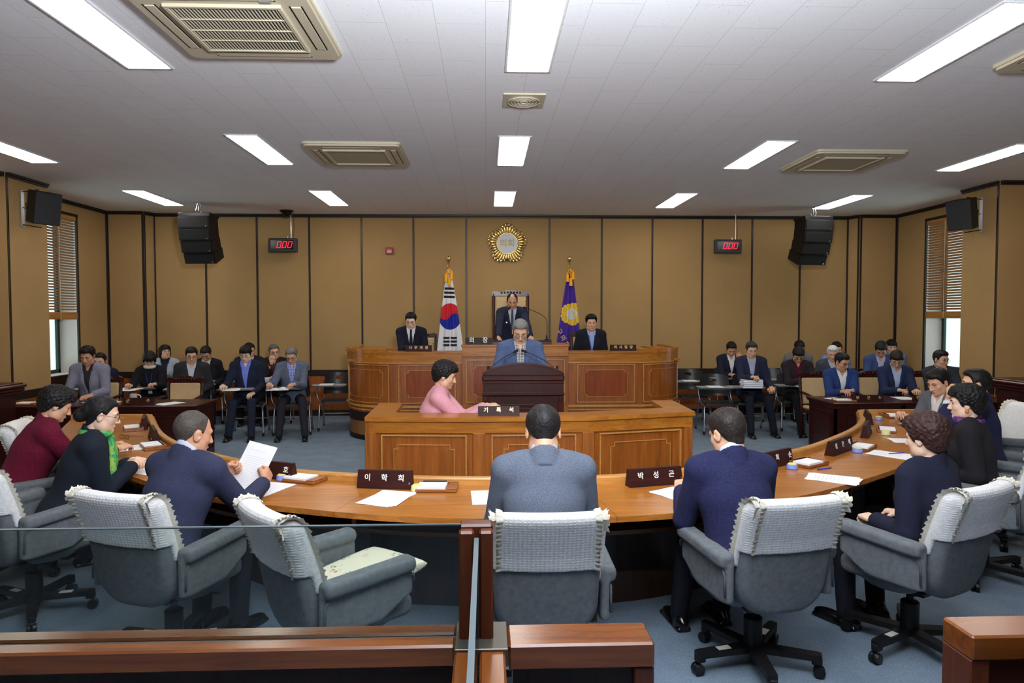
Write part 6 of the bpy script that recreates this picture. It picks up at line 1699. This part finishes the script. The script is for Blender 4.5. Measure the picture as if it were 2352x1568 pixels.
p = person('man in bright blue suit and glasses with folded arms at the dark table', (4.81, 9.00, 1.233), 172, (34, 52, 98), (214, 216, 220), 'part', (24, 22, 22), 'm', 2, lean=12, pitch=18, yaw=28, glasses='dark', hands=((4.72, 8.60, .765, 'in'), (4.62, 8.56, .755)), pose=('flat', 'curl'), h=.010, vneck=.28)
r = person('man in mid-blue suit bowing low over papers in the second row', (6.15, 10.40, 1.300), 166, (54, 70, 112), (180, 184, 214), 'spiky', (26, 30, 32), 'm', 2, lean=18, pitch=44, yaw=-14, hands=((6.20, 10.02, .77), (5.90, 10.02, .77)), h=F1); sit(r, 'tablet-arm chair under the man in mid-blue bowing low')
r = person('man with black fringe peering out behind the mid-blue suit', (6.86, 11.30, 1.331), 164, (96, 128, 176), (140, 160, 200), 'bangs', (18, 16, 16), 'm', 1, pitch=12, hands=('lap', 'lap'), h=F1); sit(r, 'tablet-arm chair behind the man in mid-blue')
p = person('bowed man in navy suit and silver glasses writing at the dark table', (5.54, 9.00, 1.255), 170, (32, 40, 68), (172, 186, 220), 'bangs', (36, 30, 26), 'm', 1, lean=16, pitch=30, yaw=-18, glasses='silver', hands=((5.60, 8.58, .765), (5.42, 8.56, .765)), pose=('curl', 'pen'), h=.010, vneck=.28)
p = person('bespectacled man in dark grey suit before the bright window strip', (6.17, 9.02, 1.268), 172, (46, 48, 56), (206, 208, 214), 'part', (30, 28, 28), 'm', 1, lean=6, pitch=6, yaw=22, glasses='dark', hands=((6.30, 8.62, .765), (6.04, 8.60, .765)), h=.010, vneck=.34)
# things on the tablets
g3 = 'papers on the tablet arms'
papers('loose white sheets on the tablet of the man in the periwinkle shirt', -3.62, 9.80, .702, 15, 3, group=g3)
papers('sheets on the tablet of the woman with the ruffled collar', -5.06, 9.86, .702, 0, 3, group=g3)
def notebook(label, x, y, z, rz):
    t = thing('open_notebook', label, 'notebook', (x, y, z), rz)
    for s in (-1, 1):
        mb = MB(); n = 8; vs = []; fs = []
        for i in range(n+1):
            u = i/n; vs += [(s*.15*u, -.105, .004+.026*sin(PI*min(1, u*1.3))*(.6 if s < 0 else 1)), (s*.15*u, .105, .004+.026*sin(PI*min(1, u*1.3))*(.6 if s < 0 else 1)), (s*.15*u, .105, 0), (s*.15*u, -.105, 0)]
        for i in range(n):
            for c in range(4): fs.append((i*4+c, i*4+4+c, i*4+4+(c+1) % 4, i*4+(c+1) % 4))
        fs += [(0, 1, 2, 3), (4*n, 4*n+1, 4*n+2, 4*n+3)]; mb.add(vs, fs).build('page_block', PAPER, t)
notebook('open notebook under the hands of the man in plaid', -2.96, 9.78, .702, 10); notebook('open notebook with lifted pages before the woman with the ruffled collar', -5.22, 9.80, .702, -12)
for k in range(4):
    t = thing('document_binder', ['lowest binder of the stack under the lanyard man pen', 'second binder from the bottom of the stack under the pen', 'third binder from the bottom of the stack under the pen', 'topmost binder of the stack under the pen'][k], 'binder', (3.84+.006*(k % 2), 9.74, .702+.029*k), 172+3*(k % 3), 'binders stacked on the tablet')
    MB().box((-.14, -.105, 0), (.14, .105, .003)).box((-.14, -.105, .025), (.14, .105, .028)).build('cover', plain(['binder_blue', 'binder_grey', 'binder_white', 'binder_pale'][k], [(120, 150, 190), (150, 156, 160), (206, 208, 212), (190, 200, 214)][k], .5), t); MB().box((-.135, -.10, .003), (.135, .10, .025)).build('pages', PAPER, t)
papers('sheets on the tablet of the man in the maroon shirt', 4.66, 9.74, .702, 10, 3, group=g3)
papers('sheet on the tablet of the nearer empty chair', 3.36, 9.90, .702, -4, 1, group=g3, lines=0); papers('sheet on the tablet of the empty chair by the wall', 3.26, 10.82, .702, -4, 1, group=g3, lines=0); papers('sheet on the tablet of the lone empty chair beside the bench', -2.44, 10.50, .702, 6, 1, group=g3, lines=0)
for k in range(3):
    t = thing('book', ['lowest book of the pile before the man with chin on hand', 'middle book of the pile before the man with chin on hand', 'top book of the pile before the man with chin on hand'][k], 'book', (-3.52, 10.96, .702+.022*k), 5+6*k, 'pile of books on a tablet')
    MB().box((-.12, -.10, 0), (.12, .10, .003)).box((-.12, -.10, .018), (.12, .10, .021)).build('cover', plain('book_cover_%d' % k, [(170, 172, 176), (120, 124, 130), (214, 214, 212)][k], .5), t); MB().box((-.115, -.096, .003), (.115, .096, .018)).build('pages', PAPER, t)

# ------------------------------------------------------------------ daylight, world, added lamp and camera
w = bpy.data.worlds.new('overcast_day'); SC.world = w; w.use_nodes = True
bg = w.node_tree.nodes['Background']; bg.inputs['Color'].default_value = (.93, .97, 1., 1); bg.inputs['Strength'].default_value = 3.6
def lamp(name, loc, rot, size, power, col):
    l = bpy.data.lights.new(name, 'AREA'); l.shape = 'RECTANGLE'; l.size, l.size_y = size; l.energy = power; l.color = col
    o = bpy.data.objects.new(name, l); COL.objects.link(o); o.location = loc; o.rotation_euler = tuple(rad(a) for a in rot)
lamp('bounce_flash_fill', (.3, .9, 2.62), (138, 0, 0), (.5, .4), 410, (.88, .93, 1.))  # added lamp above the frame, brightens the ceiling in place of a bounced flash
cam = bpy.data.cameras.new('camera'); co = bpy.data.objects.new('camera', cam); COL.objects.link(co)
cam.lens = 24; cam.sensor_width = 36; cam.sensor_fit = 'HORIZONTAL'; cam.clip_end = 60
ya, pi_, ro = rad(2.1552), rad(2.1724), rad(.0565)
fwd = Vector((sin(ya)*cos(pi_), cos(ya)*cos(pi_), -sin(pi_))); right = Vector((cos(ya), -sin(ya), 0)); down = fwd.cross(right)
r2 = cos(ro)*right+sin(ro)*down; d2 = -sin(ro)*right+cos(ro)*down
m = Matrix((r2, -d2, -fwd)).transposed().to_4x4(); m.translation = (0, 0, 1.75); co.matrix_world = m
SC.camera = co
SC.view_settings.view_transform = 'Standard'; SC.view_settings.look = 'None'; SC.view_settings.exposure = .0; SC.view_settings.gamma = 1.
cy = SC.cycles
cy.use_denoising = True; cy.use_adaptive_sampling = True; cy.adaptive_threshold = .02; cy.max_bounces = 6; cy.diffuse_bounces = 4; cy.glossy_bounces = 3; cy.transparent_max_bounces = 12; cy.caustics_reflective = False; cy.caustics_refractive = False
cy.sample_clamp_indirect = 6.
